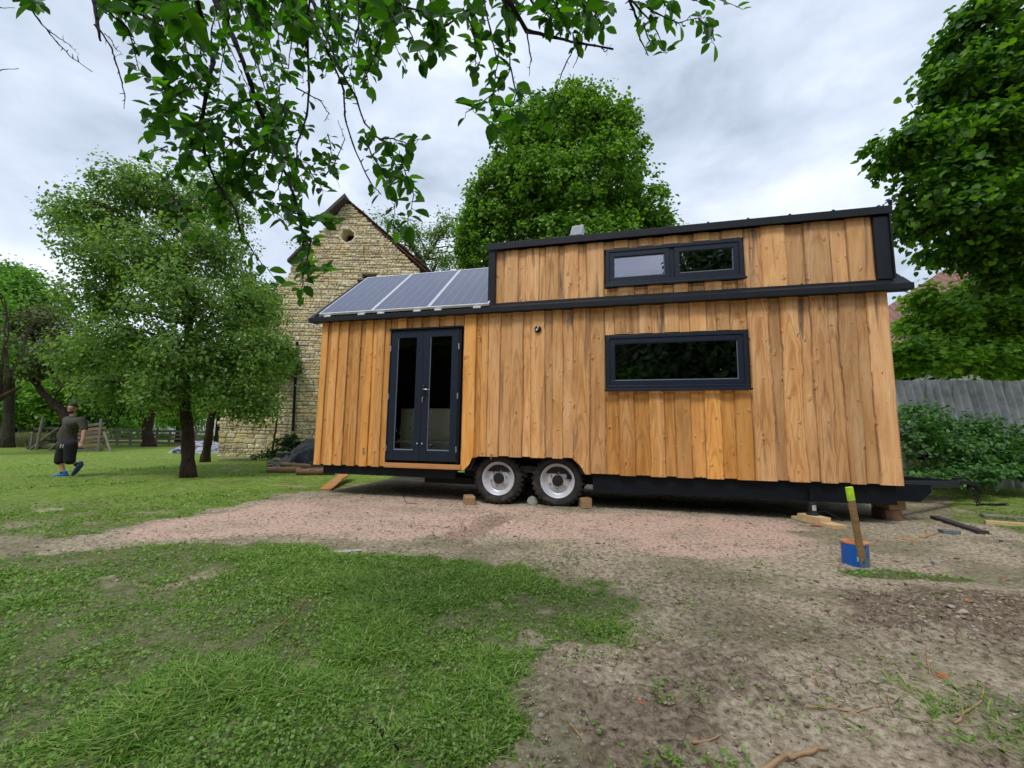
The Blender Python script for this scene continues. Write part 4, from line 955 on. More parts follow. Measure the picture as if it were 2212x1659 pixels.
b0 = gp3(408, 1031)
tree('plum_tree', 'spreading plum tree with a straight reddish brown trunk standing alone on the lawn', 'tree', b0, [b0, P(405, 930, 9.8), P(398, 830, 9.8), P(408, 700, 9.9), P(395, 560, 9.9), P(410, 430, 9.9)],
     [(225, 475, 9.6, 72, 46, 1.2), (150, 478, 9.8, 38, 26, .6), (300, 430, 9.8, 66, 55, 1.2), (298, 392, 9.8, 26, 34, .4), (395, 440, 10.2, 62, 60, 1.2), (480, 430, 10.2, 50, 58, 1.1), (492, 388, 10.2, 26, 26, .4), (235, 560, 9.5, 68, 55, 1.2), (330, 560, 9.3, 80, 65, 1.4), (460, 540, 9.9, 75, 75, 1.4), (225, 650, 9.8, 62, 52, 1.1), (410, 650, 9.2, 95, 70, 1.4), (540, 660, 10.2, 62, 62, 1.0), (280, 740, 9.4, 78, 60, 1.3), (190, 770, 10, 50, 50, 1.1), (420, 760, 9.3, 90, 65, 1.3), (555, 770, 10, 68, 62, 1.0), (612, 765, 10.4, 24, 38, .5), (360, 845, 9.3, 70, 36, 1.0), (520, 850, 9.8, 62, 45, 1.0), (560, 880, 9.9, 30, 26, .5), (260, 845, 10, 60, 38, 1.0)],
     2300, 28, .19, .082, L_PLUM, M_BARK, 21, .135, limbs=50, twigs=1, shell=.6, up=.45, flat=1.7)
b0 = gp3(443, 998)
tree('young_plum_tree', 'thin leaning plum trunk in the shade between the big plum tree and the stone barn', 'tree', b0, [b0, P(452, 930, 14), P(462, 870, 14), P(490, 760, 14), P(520, 660, 14)],
     [(560, 690, 14.3, 60, 70, 1.3), (510, 800, 14, 70, 60, 1.4), (575, 790, 14.6, 45, 60, 1.1), (480, 860, 14, 60, 35, 1.2), (545, 620, 14.3, 45, 45, 1), (560, 865, 14.2, 40, 30, .8)], 260, 34, .30, .09, L_PLUM, M_BARK, 22, .13, limbs=18, shell=.5)
b0 = at(760 + 470, 22)
tree('maple_tree', 'huge round maple tree with bright fresh green crown rising behind the tiny house', 'tree', b0, [b0, P(1232, 700, 22), P(1228, 500, 22), P(1230, 300, 22)],
     [(1225, 290, 22, 105, 80, 3.0), (1085, 390, 22, 62, 62, 2.2), (1015, 520, 22.3, 35, 45, 1.6), (1290, 245, 22, 55, 42, 1.6), (1155, 265, 22, 50, 42, 1.6), (1235, 225, 22, 48, 42, 1.4), (1330, 300, 22.3, 50, 60, 2), (1130, 330, 22, 75, 60, 2.4), (1310, 390, 21.6, 105, 85, 3.2), (1150, 420, 22, 110, 80, 3.2), (1230, 420, 20.8, 140, 100, 3), (1380, 470, 22, 65, 60, 2.2), (1070, 490, 22, 65, 60, 2.4), (1040, 560, 22.2, 60, 45, 2), (1250, 540, 21.5, 190, 70, 3.4), (1420, 490, 22, 40, 22, 1.2), (1030, 450, 22, 28, 45, 1.4), (1100, 275, 22, 24, 26, 1.2), (1345, 245, 22, 18, 22, .8)],
     2500, 34, .33, .17, L_MAPLE, M_BARKG, 23, .42, 'round', limbs=60, shell=.36, up=.75, flat=1.3)
b0 = at(930, 25)
tree('locust_tree', 'thin feathery locust tree between the barn roof and the maple', 'tree', b0, [b0, P(935, 640, 25), P(915, 560, 25), P(960, 500, 25)],
     [(890, 520, 25, 50, 45, 2), (945, 500, 25, 40, 32, 1.6), (960, 560, 25, 55, 40, 2), (860, 560, 25, 55, 40, 2), (840, 480, 25, 40, 18, 1.2), (975, 480, 25, 25, 18, 1), (650, 545, 27, 20, 18, 1)], 200, 34, .42, .13, L_LOCUST, M_BARKG, 24, .2, limbs=34, twigs=3, shell=.6)
b0 = (14.2, 9.2, gz(14.2, 9.2))
tree('linden_tree', 'large dark linden tree with heart shaped leaves hanging in at the right edge', 'tree', b0, [b0, (14.0, 9.1, 3), (13.2, 8.9, 6), (12.0, 8.6, 9)],
     [(2065, 420, 7.2, 150, 70, 1.1), (1975, 310, 6.9, 85, 42, .8), (2110, 310, 7.3, 130, 80, 1.3), (2150, 190, 7.5, 120, 80, 1.4), (2040, 190, 7.2, 75, 42, .8), (2210, 80, 7.6, 130, 90, 1.4), (2090, 70, 7.3, 45, 42, .7), (2140, 510, 7.4, 130, 60, 1.2), (2015, 478, 7.2, 66, 28, .8), (2200, 580, 7.8, 80, 35, 1), (2125, 535, 7.6, 50, 22, .7), (2260, 330, 8, 110, 200, 1.6), (2330, 100, 8.2, 160, 160, 1.5)],
     1500, 22, .19, .12, L_LIME, M_BARKG, 25, .26, 'round', limbs=60, twigs=3, shell=.5, up=.8)
b0 = (9.9, 10.6, gz(9.9, 10.6))
tree('hazel_bush', 'bright yellow green hazel bush leaning over the corrugated fence', 'bush', b0, [b0, (9.9, 10.6, 1.6), (9.7, 10.5, 3.0)],
     [(2015, 700, 9.8, 50, 42, .8), (2070, 680, 10, 75, 52, .9), (2160, 690, 10, 75, 60, 1), (2000, 770, 9.6, 85, 48, .9), (2110, 770, 9.7, 90, 50, .9), (2200, 770, 9.8, 60, 50, .9), (1990, 640, 9.8, 14, 26, .4), (2170, 620, 10.2, 60, 35, .8), (2080, 640, 10, 35, 22, .6), (2290, 700, 10, 90, 90, 1)], 900, 28, .2, .11, L_HAZEL, M_BARKG, 26, .08, 'round', limbs=26, shell=.5, up=1.1)
b0 = gp3(1990, 1015)
tree('nettle_bush', 'dark green nettle and ivy thicket between the corrugated fence and the lawn', 'bush', b0, [b0, P(1990, 960, 7.6), P(1992, 920, 7.6)],
     [(1975, 950, 7.4, 50, 62, .5), (2040, 965, 7.6, 60, 50, .6), (2110, 965, 7.7, 60, 42, .6), (1985, 900, 7.8, 45, 28, .4), (2110, 925, 7.9, 35, 30, .4), (2180, 975, 7.8, 60, 40, .6), (2200, 1000, 7.7, 50, 22, .4), (2250, 960, 7.9, 50, 50, .5), (2040, 925, 7.9, 40, 26, .4)], 380, 24, .12, .075, L_NETTLE, M_TWIG, 27, .03, limbs=26, shell=.5, up=.8)
b0 = gp3(2085, 1035)
tree('nettle_patch', 'low leafy nettles spreading on the ground behind the trailer drawbar', 'plants', b0, [b0, P(2085, 1020, 7.1), P(2086, 1005, 7.1)],
     [(2010, 1028, 7.0, 62, 14, .55), (2085, 1022, 7.0, 55, 18, .5), (2095, 1000, 7.2, 22, 22, .25), (2160, 1016, 7.3, 60, 10, .4), (2240, 1018, 7.3, 50, 12, .4)], 260, 22, .08, .075, L_NETTLE, M_TWIG, 28, .015, limbs=14, shell=.6, up=1.2)
# vegetation on and at the foot of the barn
b0 = at(590, 16.6)
tree('wall_shrub', 'dense green shrub growing out of the broken barn wall', 'bush', b0, [b0, P(600, 900, 16.6), P(600, 780, 16.6)], [(600, 770, 16.5, 40, 30, .4), (625, 795, 16.6, 25, 26, .3), (575, 740, 16.5, 25, 25, .4), (590, 640, 17.5, 25, 30, .5)], 120, 30, .16, .11, L_DARK, M_TWIG, 31, .04, limbs=14)
b0 = at(600, 15.8)
tree('elder_shrub', 'leafy elder shrub at the foot of the barn beside the black tarpaulin', 'bush', b0, [b0, P(615, 970, 15.8), P(620, 945, 15.8)], [(625, 960, 15.8, 28, 20, .35), (590, 985, 15.5, 40, 16, .4), (545, 1000, 14.8, 35, 12, .4)], 110, 26, .12, .10, L_DARK, M_TWIG, 32, .03, limbs=14)
b0 = at(166, 20)
tree('slanted_apple_tree', 'old apple tree with a forked leaning trunk behind the walking person', 'tree', b0, [b0, P(160, 930, 20), P(135, 888, 20), P(100, 857, 20), P(70, 820, 20), P(50, 790, 20)],
     [(40, 775, 20, 75, 45, 1.6), (110, 765, 20, 75, 50, 1.8), (20, 710, 20.3, 80, 50, 1.8), (110, 700, 20.5, 60, 40, 1.6), (190, 815, 20, 45, 25, 1.2), (-50, 760, 20, 70, 70, 1.8)], 620, 32, .34, .14, L_PURP, M_BARK, 33, .24, limbs=34, twigs=2, shell=.5)
b0 = at(-150, 15.5)
tree('edge_apple_tree', 'dark branch and foliage of an apple tree cut off by the left edge', 'tree', b0, [b0, P(-120, 930, 15.5), P(-50, 890, 15.5), P(10, 855, 15.5), P(45, 835, 15.5)],
     [(-70, 760, 15.5, 80, 70, 1.5), (-60, 640, 16, 80, 70, 1.6)], 160, 26, .32, .12, L_ORCH, M_BARK, 34, .17, limbs=14, shell=.5)
b0 = at(20, 21)
tree('walnut_tree', 'bright green rounded tree rising at the left edge behind the plum', 'tree', b0, [b0, P(22, 820, 21), P(25, 700, 21), P(20, 620, 21)],
     [(20, 640, 21, 70, 55, 2), (80, 660, 21, 50, 45, 1.8), (-40, 620, 21, 80, 60, 2), (20, 592, 21, 40, 25, 1.2), (60, 610, 21, 30, 25, 1)], 380, 30, .42, .17, L_ORCH, M_BARKG, 35, .22, limbs=20, shell=.5)
OR = [(30, 26, 60, [(30, 880, 26, 70, 38, 2), (-30, 850, 26, 70, 60, 2)], L_ORCH, 'round topped orchard tree low beside the left edge beyond the fence'),
      (130, 27, 0, [(130, 850, 27, 70, 60, 2.2), (110, 905, 27, 60, 22, 1.6)], L_HAZEL, 'light green orchard tree straight behind the leaning apple trunk'),
      (325, 24, 0, [(320, 830, 24, 75, 65, 2.2), (290, 780, 24.5, 70, 60, 2), (250, 870, 24, 50, 35, 1.5)], L_DARK, 'dark twin stemmed tree in front of the rail fence'),
      (215, 30, 0, [(215, 860, 30, 60, 62, 2.4), (225, 905, 29, 45, 20, 1.6)], L_ORCH, 'leafy orchard tree behind the stacked planks'),
      (385, 30, 0, [(385, 850, 30, 60, 62, 2.4), (385, 905, 29, 50, 20, 1.6)], L_HAZEL, 'yellow green orchard tree glowing left of the plum trunk'),
      (470, 29, 0, [(470, 840, 29, 60, 70, 2.4), (500, 780, 29, 70, 70, 2.4)], L_ORCH, 'orchard tree directly left of the barn corner'),
      (560, 33, 0, [(560, 700, 33, 70, 90, 3), (590, 640, 33, 28, 40, 1.6)], L_HAZEL, 'fresh green treetop showing over the low end of the barn wall'),
      (100, 40, 0, [(100, 800, 40, 120, 80, 4), (0, 760, 40, 90, 80, 4)], L_ORCH, 'tall tree far behind the orchard on the left')]
for i, (px, Y, _, lobes, lm, lab) in enumerate(OR):
    b0 = at(px, Y)
    tree('orchard_tree', lab, 'tree', b0, [b0, P(px + 3, 900, Y), P(px - 4, 850, Y), P(px + 6, 790, Y)] if px != 325 else [b0, P(318, 930, Y), P(330, 870, Y), P(345, 800, Y)], lobes , 260, 34, .48, .18, lm, M_BARK, 40 + i, .16 if px != 325 else .3, limbs=14, shell=.5, group='orchard trees beyond the fence')
# trees on the photographer's side, mirrored in the windows
for i, (x, y, hh, rr_, lab) in enumerate(((-15.5, -14, 11, 4.6, 'unseen tall tree added behind the viewer to darken the door glass, third from the left'), (-21, -12, 12, 5.0, 'unseen tall tree added behind the viewer to darken the door glass, second from the left end'), (-28, -9, 11, 4.6, 'unseen tree added behind the viewer to darken the door glass, far left end of the row'), (-11, -14, 9, 4.0, 'rounded garden tree standing behind the viewer to the left'), (-6.5, -15, 8.6, 3.6, 'broad garden tree behind the viewer just left of centre'), (-2, -14, 8.2, 3.6, 'rounded garden tree standing straight behind the viewer'), (3.6, -14, 14, 4.3, 'tallest garden tree standing behind the viewer on the right'), (10, -12, 9, 4.4, 'broad garden tree behind the viewer, right of the tallest one'), (19, -10, 9, 4.6, 'garden tree standing far right behind the viewer'))):  # the three leftmost are added unseen to darken the door reflection
    g = np.random.default_rng(60 + i); e = empty('garden_tree', (x, y, 0), 0, lab, 'tree', 'trees behind the viewer')
    n = 15000; d = g.normal(0, 1, (n, 3)); d /= np.linalg.norm(d, axis=1, keepdims=True); k = g.random(n) ** .4 * (1 + .5 * (fbm(d[:, 0] * 2.5, d[:, 2] * 2.5 + i, 6, 3) - .5))
    pp = d * k[:, None] * np.array([rr_, rr_, hh * .45]) + np.array([0, 0, hh * .55]); V, q, t = leaves_mesh(pp, d + g.normal(0, .6, d.shape), g.normal(0, 1, d.shape), g.uniform(.28, .55, n), 'oval')
    finish('foliage', npmesh('foliage', V, q, t), L_DARK, e); mb = MB(); mb.tube([(0, 0, -.1), (.05, 0, hh * .3), (0, .1, hh * .7)], [.28, .2, .08], 10); mb.build('trunk', M_BARK, e, smooth=True)
g = np.random.default_rng(88); n = 16000; x = g.uniform(-34, 30, n); y = -17.5 + g.uniform(-1, 1, n); z = g.random(n) ** .8 * (4.2 + 1.5 * vn(x * .5, x * 0, 4))  # hedge added out of view so the door glass mirrors something dark
V, q, t = leaves_mesh(np.stack([x, y, z], 1), g.normal(0, 1, (n, 3)), g.normal(0, 1, (n, 3)), g.uniform(.3, .6, n), 'oval')
tag(finish('unseen_hedge', npmesh('unseen_hedge', V, q, t), L_DARK), 'unseen tall dark hedge added behind the viewer to darken the door glass', 'hedge')
# hedge line far behind
g = np.random.default_rng(77); n = 30000; az = np.radians(g.uniform(-62, 60, n)); r = g.uniform(46, 60, n); hz = (4.2 + 4.5 * fbm(az * 9, az * 0, 5, 3)) * g.random(n) ** .8
V, q, t = leaves_mesh(np.stack([r * np.sin(az), r * np.cos(az), hz], 1), g.normal(0, 1, (n, 3)) + np.array([0, -.5, .6]), g.normal(0, 1, (n, 3)), g.uniform(.35, .8, n), 'oval')
tag(finish('distant_wood', npmesh('distant_wood', V, q, t), L_ORCH), 'far belt of mixed green wood closing the view', 'wood', kind='stuff')
# tall dry grass strip by the fence on the left
g = np.random.default_rng(78); n = 9000; px = g.uniform(-120, 110, n); Y = g.uniform(22, 25.5, n); x = (px - 1106) / FPX * Y * 1.0; a = g.uniform(0, 6.28, n); hgt = g.uniform(.3, .8, n); V = np.zeros((n, 3, 3))
V[:, 0] = np.stack([x - .03, Y, 0 * x], 1); V[:, 1] = np.stack([x + .03, Y, 0 * x], 1); V[:, 2] = np.stack([x + np.cos(a) * .15, Y + np.sin(a) * .15, hgt], 1)
tag(finish('tall_grass', npmesh('tall_grass', V.reshape(-1, 3), None, np.arange(n * 3).reshape(-1, 3)), leafmat('dry_grass', [(.16, .18, .06), (.28, .27, .12), (.35, .32, .18)], .3)), 'tall pale seeding grass by the fence at the left edge', 'grass', kind='stuff')

# ------------------------------------------------------------------ overhanging plum branches close to the viewer
def overhang():
    base = np.array([-1.9, -1.6, gz(-1.9, -1.6)])
    e = empty('overhanging_plum_tree', tuple(base), 0, 'plum tree reaching overhead with dark drooping twigs and leaves along the top of the view', 'tree')
    TW = [ # Y, r, leafy from fraction, leaf length (m), density, polyline
        (1.5, .0035, 2, 0, 0, [(53, -30), (53, 0), (84, 44), (102, 66), (128, 97), (159, 128), (199, 155)]), (1.5, .002, 2, 0, 0, [(102, 66), (122, 78), (150, 96), (171, 118)]),
        (1.6, .010, 2, 0, 0, [(200, -40), (204, 0), (212, 60), (217, 88)]), (1.6, .0035, 2, 0, 0, [(217, 66), (241, 102), (248, 128), (263, 177), (270, 208), (268, 235)]), (1.6, .002, 2, 0, 0, [(225, 72), (239, 84), (250, 105), (266, 119)]),
        (1.55, .003, 2, 0, 0, [(190, -20), (217, 22), (266, 49), (288, 88), (305, 106), (345, 133)]), (1.5, .003, .35, .055, 1, [(200, 0), (240, 30), (275, 60), (290, 110), (300, 150), (330, 175), (365, 195)]),
        (1.45, .003, .4, .06, 1.2, [(320, -20), (330, 40), (335, 75), (340, 110), (360, 130)]), (1.4, .006, .0, .07, 1.6, [(250, -60), (280, -15), (330, 15), (380, 30), (410, 45)]), (1.4, .006, .0, .07, 1.6, [(220, -40), (260, 5), (300, 30), (350, 55)]),
        (1.6, .004, .55, .055, 1, [(330, 44), (375, 75), (390, 106), (425, 160), (455, 186)]), (1.6, .003, .5, .05, 1, [(390, 106), (440, 140), (480, 200), (540, 260)]),
        (1.7, .010, .55, .05, .8, [(420, -60), (425, 0), (443, 66), (460, 133), (447, 199), (434, 266), (443, 332), (469, 398), (509, 452), (518, 500)]), (1.7, .004, .45, .05, .8, [(509, 452), (520, 500), (549, 549), (584, 589)]),
        (1.75, .012, .65, .052, 1, [(455, -60), (465, 0), (509, 89), (540, 177), (567, 248), (593, 328), (620, 381), (637, 425), (651, 491), (655, 531)]),
        (1.6, .004, 0, .052, 1.7, [(655, 500), (672, 520), (664, 560), (655, 600), (650, 640)]), (1.65, .003, 0, .055, 1.6, [(600, 440), (640, 460), (680, 470), (715, 490)]), (1.65, .003, .2, .05, 1.4, [(640, 560), (680, 575), (700, 590)]),
        (1.8, .008, .4, .045, .7, [(640, -60), (655, 0), (664, 89), (668, 177), (664, 248), (642, 310), (640, 360)]), (1.8, .006, .85, .045, .7, [(655, -10), (664, 44), (708, 111), (744, 195), (744, 248), (761, 310), (797, 390), (823, 420)]),
        (1.6, .005, .68, .058, 1.9, [(672, -10), (682, 27), (726, 133), (770, 212), (788, 266), (819, 301), (863, 336), (885, 398)]), (1.6, .003, .0, .058, 1.7, [(788, 285), (800, 330), (830, 370), (855, 430), (850, 490)]), (1.55, .003, .1, .062, 1.5, [(819, 301), (850, 300), (880, 310), (905, 300)]), (1.6, .003, .1, .058, 1.6, [(840, 330), (870, 380), (895, 420), (880, 480)]),
        (1.7, .003, 2, 0, 0, [(700, 380), (720, 360), (745, 300), (730, 260)]), (1.7, .003, 2, 0, 0, [(640, 190), (690, 215), (710, 245), (700, 262)]), (1.7, .002, 2, 0, 0, [(690, 330), (705, 350), (725, 380), (733, 405)]),
        (1.6, .005, .2, .05, 1.2, [(850, -30), (841, 0), (815, 111), (788, 168)]), (1.6, .004, .1, .05, 1.2, [(790, -40), (800, 20), (810, 70), (795, 110)]), (1.6, .003, .3, .045, 1.2, [(800, 90), (790, 140), (795, 190)]),
        (1.5, .003, .1, .05, 1, [(868, -10), (880, 58), (900, 100), (915, 130)]), (1.45, .004, .0, .07, 1.4, [(1010, 22), (961, 58), (939, 89), (945, 110)]), (1.45, .005, 0, .07, 1.6, [(840, -20), (870, 15), (910, 25), (960, 35)]), (1.45, .005, 0, .07, 1.6, [(900, -50), (930, 0), (935, 40), (950, 80)]),
        (1.5, .004, .1, .06, 1.3, [(1085, -30), (1090, 0), (1099, 66), (1103, 146), (1085, 186), (1032, 230), (1006, 243)]), (1.5, .003, .1, .06, 1.5, [(1040, -20), (1059, 66), (1076, 133), (1068, 177), (1059, 248), (1076, 288)]), (1.5, .003, 0, .06, 1.5, [(1000, 20), (1020, 60), (1030, 110), (1025, 150)]), (1.5, .003, .1, .062, 1.4, [(1103, 146), (1115, 200), (1105, 250), (1085, 280)]),
        (1.5, .010, 2, 0, 0, [(1085, -50), (1098, 0), (1138, 66), (1191, 80), (1249, 93), (1324, 106)]), (1.5, .003, 2, 0, 0, [(1138, 66), (1147, 128), (1143, 164)]), (1.5, .003, 2, 0, 0, [(1245, 93), (1249, 120), (1238, 147)]), (1.5, .002, 2, 0, 0, [(1300, 104), (1308, 112), (1322, 96)]),
        (1.6, .003, .62, .048, 1.6, [(1265, 60), (1245, 93), (1218, 146), (1200, 195), (1187, 248), (1165, 283)]), (1.6, .002, .0, .045, 1.3, [(1195, 200), (1170, 212), (1140, 212)]), (1.55, .005, 0, .055, 1.5, [(1120, -40), (1150, 5), (1180, 30), (1200, 60)]), (1.55, .004, 0, .052, 1.6, [(1180, -30), (1200, 10), (1215, 50), (1230, 70)]),
        (1.55, .005, 0, .052, 1.5, [(1265, -20), (1262, 0), (1258, 53), (1245, 93)]), (1.55, .003, .0, .05, 1.5, [(1258, 10), (1290, 30), (1305, 60)]), (1.55, .003, 0, .055, 1.4, [(1290, -20), (1305, 5), (1315, 20)]),
        (1.5, .006, 2, 0, 0, [(1350, -30), (1360, 0), (1377, 44), (1382, 84), (1400, 120)]), (1.5, .004, .15, .045, 1.3, [(1355, -10), (1375, 12), (1413, 57), (1440, 115)]), (1.5, .003, .05, .045, 1.3, [(1380, 5), (1413, 27), (1466, 49), (1501, 40), (1535, 38)]), (1.5, .003, .3, .048, 1.0, [(1440, -20), (1500, 0), (1546, -5), (1600, 18)]), (1.5, .003, 0, .048, 1.1, [(1510, 40), (1530, 60), (1538, 90)]), (1.5, .003, 0, .048, 1.1, [(1390, 50), (1400, 85), (1415, 95)]),
        (1.5, .005, 0, .05, 1.0, [(1400, -50), (1430, 0), (1445, 20)]), (1.5, .003, 2, 0, 0, [(-60, -60), (-35, 0), (-10, 17), (32, 17)]), (1.5, .003, 2, 0, 0, [(-90, -60), (-75, 60), (-40, 140), (0, 152), (40, 148)]), (1.45, .004, 0, .06, 1.4, [(40, -40), (55, -10), (80, 5)])]
    gg = random.Random(9)
    # filler twigs for the dense curtain in the middle
    for k in range(34):
        x0 = gg.uniform(380, 840); sl = gg.uniform(-.15, .45); y1 = gg.uniform(60, 200) if k % 2 else gg.uniform(180, 460) * (1 if 430 < x0 < 620 else .5); Y = gg.uniform(1.5, 2.2)
        TW.append((Y, .004, .15, gg.uniform(.045, .06), 1.35, [(x0 - 20, -30), (x0, 0)] + [(x0 + sl * y1 * t + gg.uniform(-9, 9), y1 * t) for t in (.3, .6, 1)]))
    for k in range(44):
        cx, cy = gg.gauss(540, 75), gg.gauss(330, 75); Y = gg.uniform(1.6, 2.2); a = gg.uniform(.2, 2.6)
        TW.append((Y, .003, .0, gg.uniform(.045, .06), 1.3, [(cx - math.cos(a) * 40, cy - math.sin(a) * 40), (cx, cy), (cx + math.cos(a + .3) * 35, cy + math.sin(a + .3) * 35)]))
    for k in range(12):
        cx, cy = gg.gauss(400, 40), gg.gauss(260, 45); Y = gg.uniform(1.5, 1.9); TW.append((Y, .003, 0, .055, 1.2, [(cx + 35, cy - 12), (cx, cy), (cx - 30, cy + 14)]))
    for k in range(16):
        cx = gg.choice([gg.uniform(230, 420), gg.uniform(500, 900), gg.uniform(950, 1260)]); Y = gg.uniform(1.35, 1.7); TW.append((Y, .004, 0, .066, 1.6, [(cx - 30, -50), (cx, -8), (cx + 15, 20), (cx + 28, 45)]))
    wood = MB(); LP, LN_, LA, LS = [], [], [], []; tops = []
    for (Y, r, lf, ll, dens, pl) in TW:
        pts = []; 
        for i in range(len(pl) - 1):
            for s in range(4):
                t = s / 4; pts.append((pl[i][0] + (pl[i + 1][0] - pl[i][0]) * t + gg.uniform(-1.3, 1.3), pl[i][1] + (pl[i + 1][1] - pl[i][1]) * t + gg.uniform(-1.3, 1.3)))
        pts.append(pl[-1]); n = len(pts); W = [P(a, b, Y + .10 * math.sin(i * .35 + Y * 40) - .04 * Y * i / n) for i, (a, b) in enumerate(pts)]
        r = r * 1.05; wood.tube([w - base for w in W], [r * (1 - .72 * i / (n - 1)) * (1.25 if i % 4 == 0 else 1) for i in range(n)], 6)
        if pl[0][1] < 0: tops.append((W[0], r))
        for i in range(2, n - 1):       # small spurs
            if gg.random() < .5:
                d = np.array([gg.gauss(0, 1), gg.gauss(0, 1), gg.gauss(0, 1)]); d /= np.linalg.norm(d); wood.tube([W[i] - base, W[i] - base + d * gg.uniform(.008, .022)], [r * .5, r * .2], 4)
        if ll <= 0: continue
        for i in range(n):
            t = i / (n - 1)
            if t < lf: continue
            for _ in range(int(dens * 1.2 + gg.random())):
                d = (W[min(i + 1, n - 1)] - W[max(i - 1, 0)]); d /= np.linalg.norm(d) + 1e-9; s = np.array([gg.gauss(0, 1), gg.gauss(0, .8), gg.gauss(-.5, .7)]); s /= np.linalg.norm(s)
                ax = d * .5 + s; ax /= np.linalg.norm(ax); p0 = W[i] + ax * gg.uniform(.006, .02); wood.tube([W[i] - base, p0 - base], .0011, 3, False)
                LP.append(p0 - base); LA.append(ax); LN_.append([gg.gauss(0, .8), gg.gauss(-.75, .5), gg.gauss(.55, .6)]); LS.append(ll * gg.uniform(.5, 1.3) * 1.04)
    # limbs overhead that carry the twigs
    T0 = base * 0; J = np.array([.15, .5, 2.6]); wood2 = MB(); wood2.tube([(0, 0, -.15), (.02, 0, .25), (.05, .1, 1.1), (.1, .25, 1.9), J], [.22, .17, .15, .13, .11], 14)
    limb_ends = [np.array([-1.9, 1.7, 4.2]), np.array([.2, 2.2, 4.5]), np.array([1.6, 2.2, 4.4]), np.array([2.9, 1.9, 4.1])]
    limbp = []
    for E_ in limb_ends:
        E_ = E_ - base; a = J; m_ = (a + E_) / 2 + np.array([0, 0, .25]); q = [(1 - s) ** 2 * a + 2 * s * (1 - s) * m_ + s * s * E_ for s in np.linspace(0, 1, 10)]; wood2.tube(q, [.075 * (1 - .7 * s) for s in np.linspace(0, 1, 10)], 10); limbp += q[2:]
    wood2.build('trunk', M_BARK, e, smooth=True)
    for w, r in tops:
        w = w - base; c = min(limbp, key=lambda p: np.linalg.norm(p - w) - p[2] * .2); m_ = (w + c) / 2; m_[2] = max(m_[2], w[2] + .15)
        wood.tube([(1 - s) ** 2 * c + 2 * s * (1 - s) * m_ + s * s * w for s in np.linspace(0, 1, 6)], [max(r * 1.6, .004) * (1 - .35 * s) for s in np.linspace(0, 1, 6)], 6)
    wood.build('twigs', M_TWIG, e, smooth=True)
    V, q, t = leaves_mesh(np.array(LP), np.array(LN_), np.array(LA), np.array(LS), 'big', .38)
    me = npmesh('foliage', V, q, t); me.shade_smooth()
    lm = leafmat('near_plum_leaves', [(.022, .075, .008), (.04, .13, .010), (.06, .18, .014), (.10, .26, .02)], .6, .4, (1.35, 1.6, .4))
    o = finish('foliage', me, lm, e)
overhang()

# ------------------------------------------------------------------ fences
def rail_fence():
    Y = 26; xs = [P(px, 940, Y)[0] for px in range(228, 480, 28)]
    e = empty('rail_fence', (xs[0], Y, gz(xs[0], Y)), 0, 'grey weathered wooden rail fence along the back of the lawn', 'fence'); rr = random.Random(3)
    zb = 0
    for i, x in enumerate(xs):
        m = MB(); m.box(x - xs[0] - .05, x - xs[0] + .05, -.08, 0, -.1, 1.02 + rr.uniform(-.05, .1), ch=.01); m.build('post', M_TIMGREY, e)
    for k in range(4):
        m = MB()
        for i in range(len(xs) - 1):
            a, b2 = xs[i] - xs[0], xs[i + 1] - xs[0]; z = .12 + k * .24 + rr.uniform(-.02, .02); dz = rr.uniform(-.03, .03)
            m.add([(a, -.1, z), (b2, -.1, z + dz), (b2, -.1, z + dz + .13), (a, -.1, z + .13), (a, -.082, z), (b2, -.082, z + dz), (b2, -.082, z + dz + .13), (a, -.082, z + .13)], [(0, 1, 2, 3), (7, 6, 5, 4), (3, 2, 6, 7), (1, 0, 4, 5), (0, 3, 7, 4), (2, 1, 5, 6)])
        m.build('rail', M_TIMGREY, e)
rail_fence()
def rail_fence2():
    Y = 27; x0, x1 = P(-60, 940, Y)[0], P(215, 940, Y)[0]
    e = empty('rail_fence', (x0, Y, gz(x0, Y)), 0, 'pale grey rail fence partly hidden by the leaning apple tree on the left', 'fence'); n = 9
    for i in range(n): m = MB(); x = (x1 - x0) * i / (n - 1); m.box(x - .06, x + .06, -.06, .04, -.1, 1.05, ch=.01); m.build('post', M_TIMGREY, e)
    for k in range(3): m = MB(); m.box(0, x1 - x0, -.09, -.062, .15 + .3 * k, .33 + .3 * k); m.build('rail', M_TIMGREY, e)
rail_fence2()
def pickets():
    Y = 36; x0, x1 = P(330, 910, Y)[0], P(560, 910, Y)[0]
    e = empty('picket_fence', (x0, Y, 0), 0, 'white picket fence glimpsed behind the rail fence beside the barn corner', 'fence'); n = int((x1 - x0) / .16); mw_ = simple('white_fence_paint', (.7, .72, .75), .6)
    mb = MB(); mb.box(0, x1 - x0, .0, .04, .9, 1.0); mb.box(0, x1 - x0, 0, .04, 1.6, 1.7); mb.build('rail', mw_, e)
    mb = MB()
    for i in range(n): x = i * .16; mb.prism([(x, .5), (x + .09, .5), (x + .09, 1.85), (x + .045, 1.93), (x, 1.85)], -.03, -.002, 1)
    mb.build('pickets', mw_, e)
pickets()
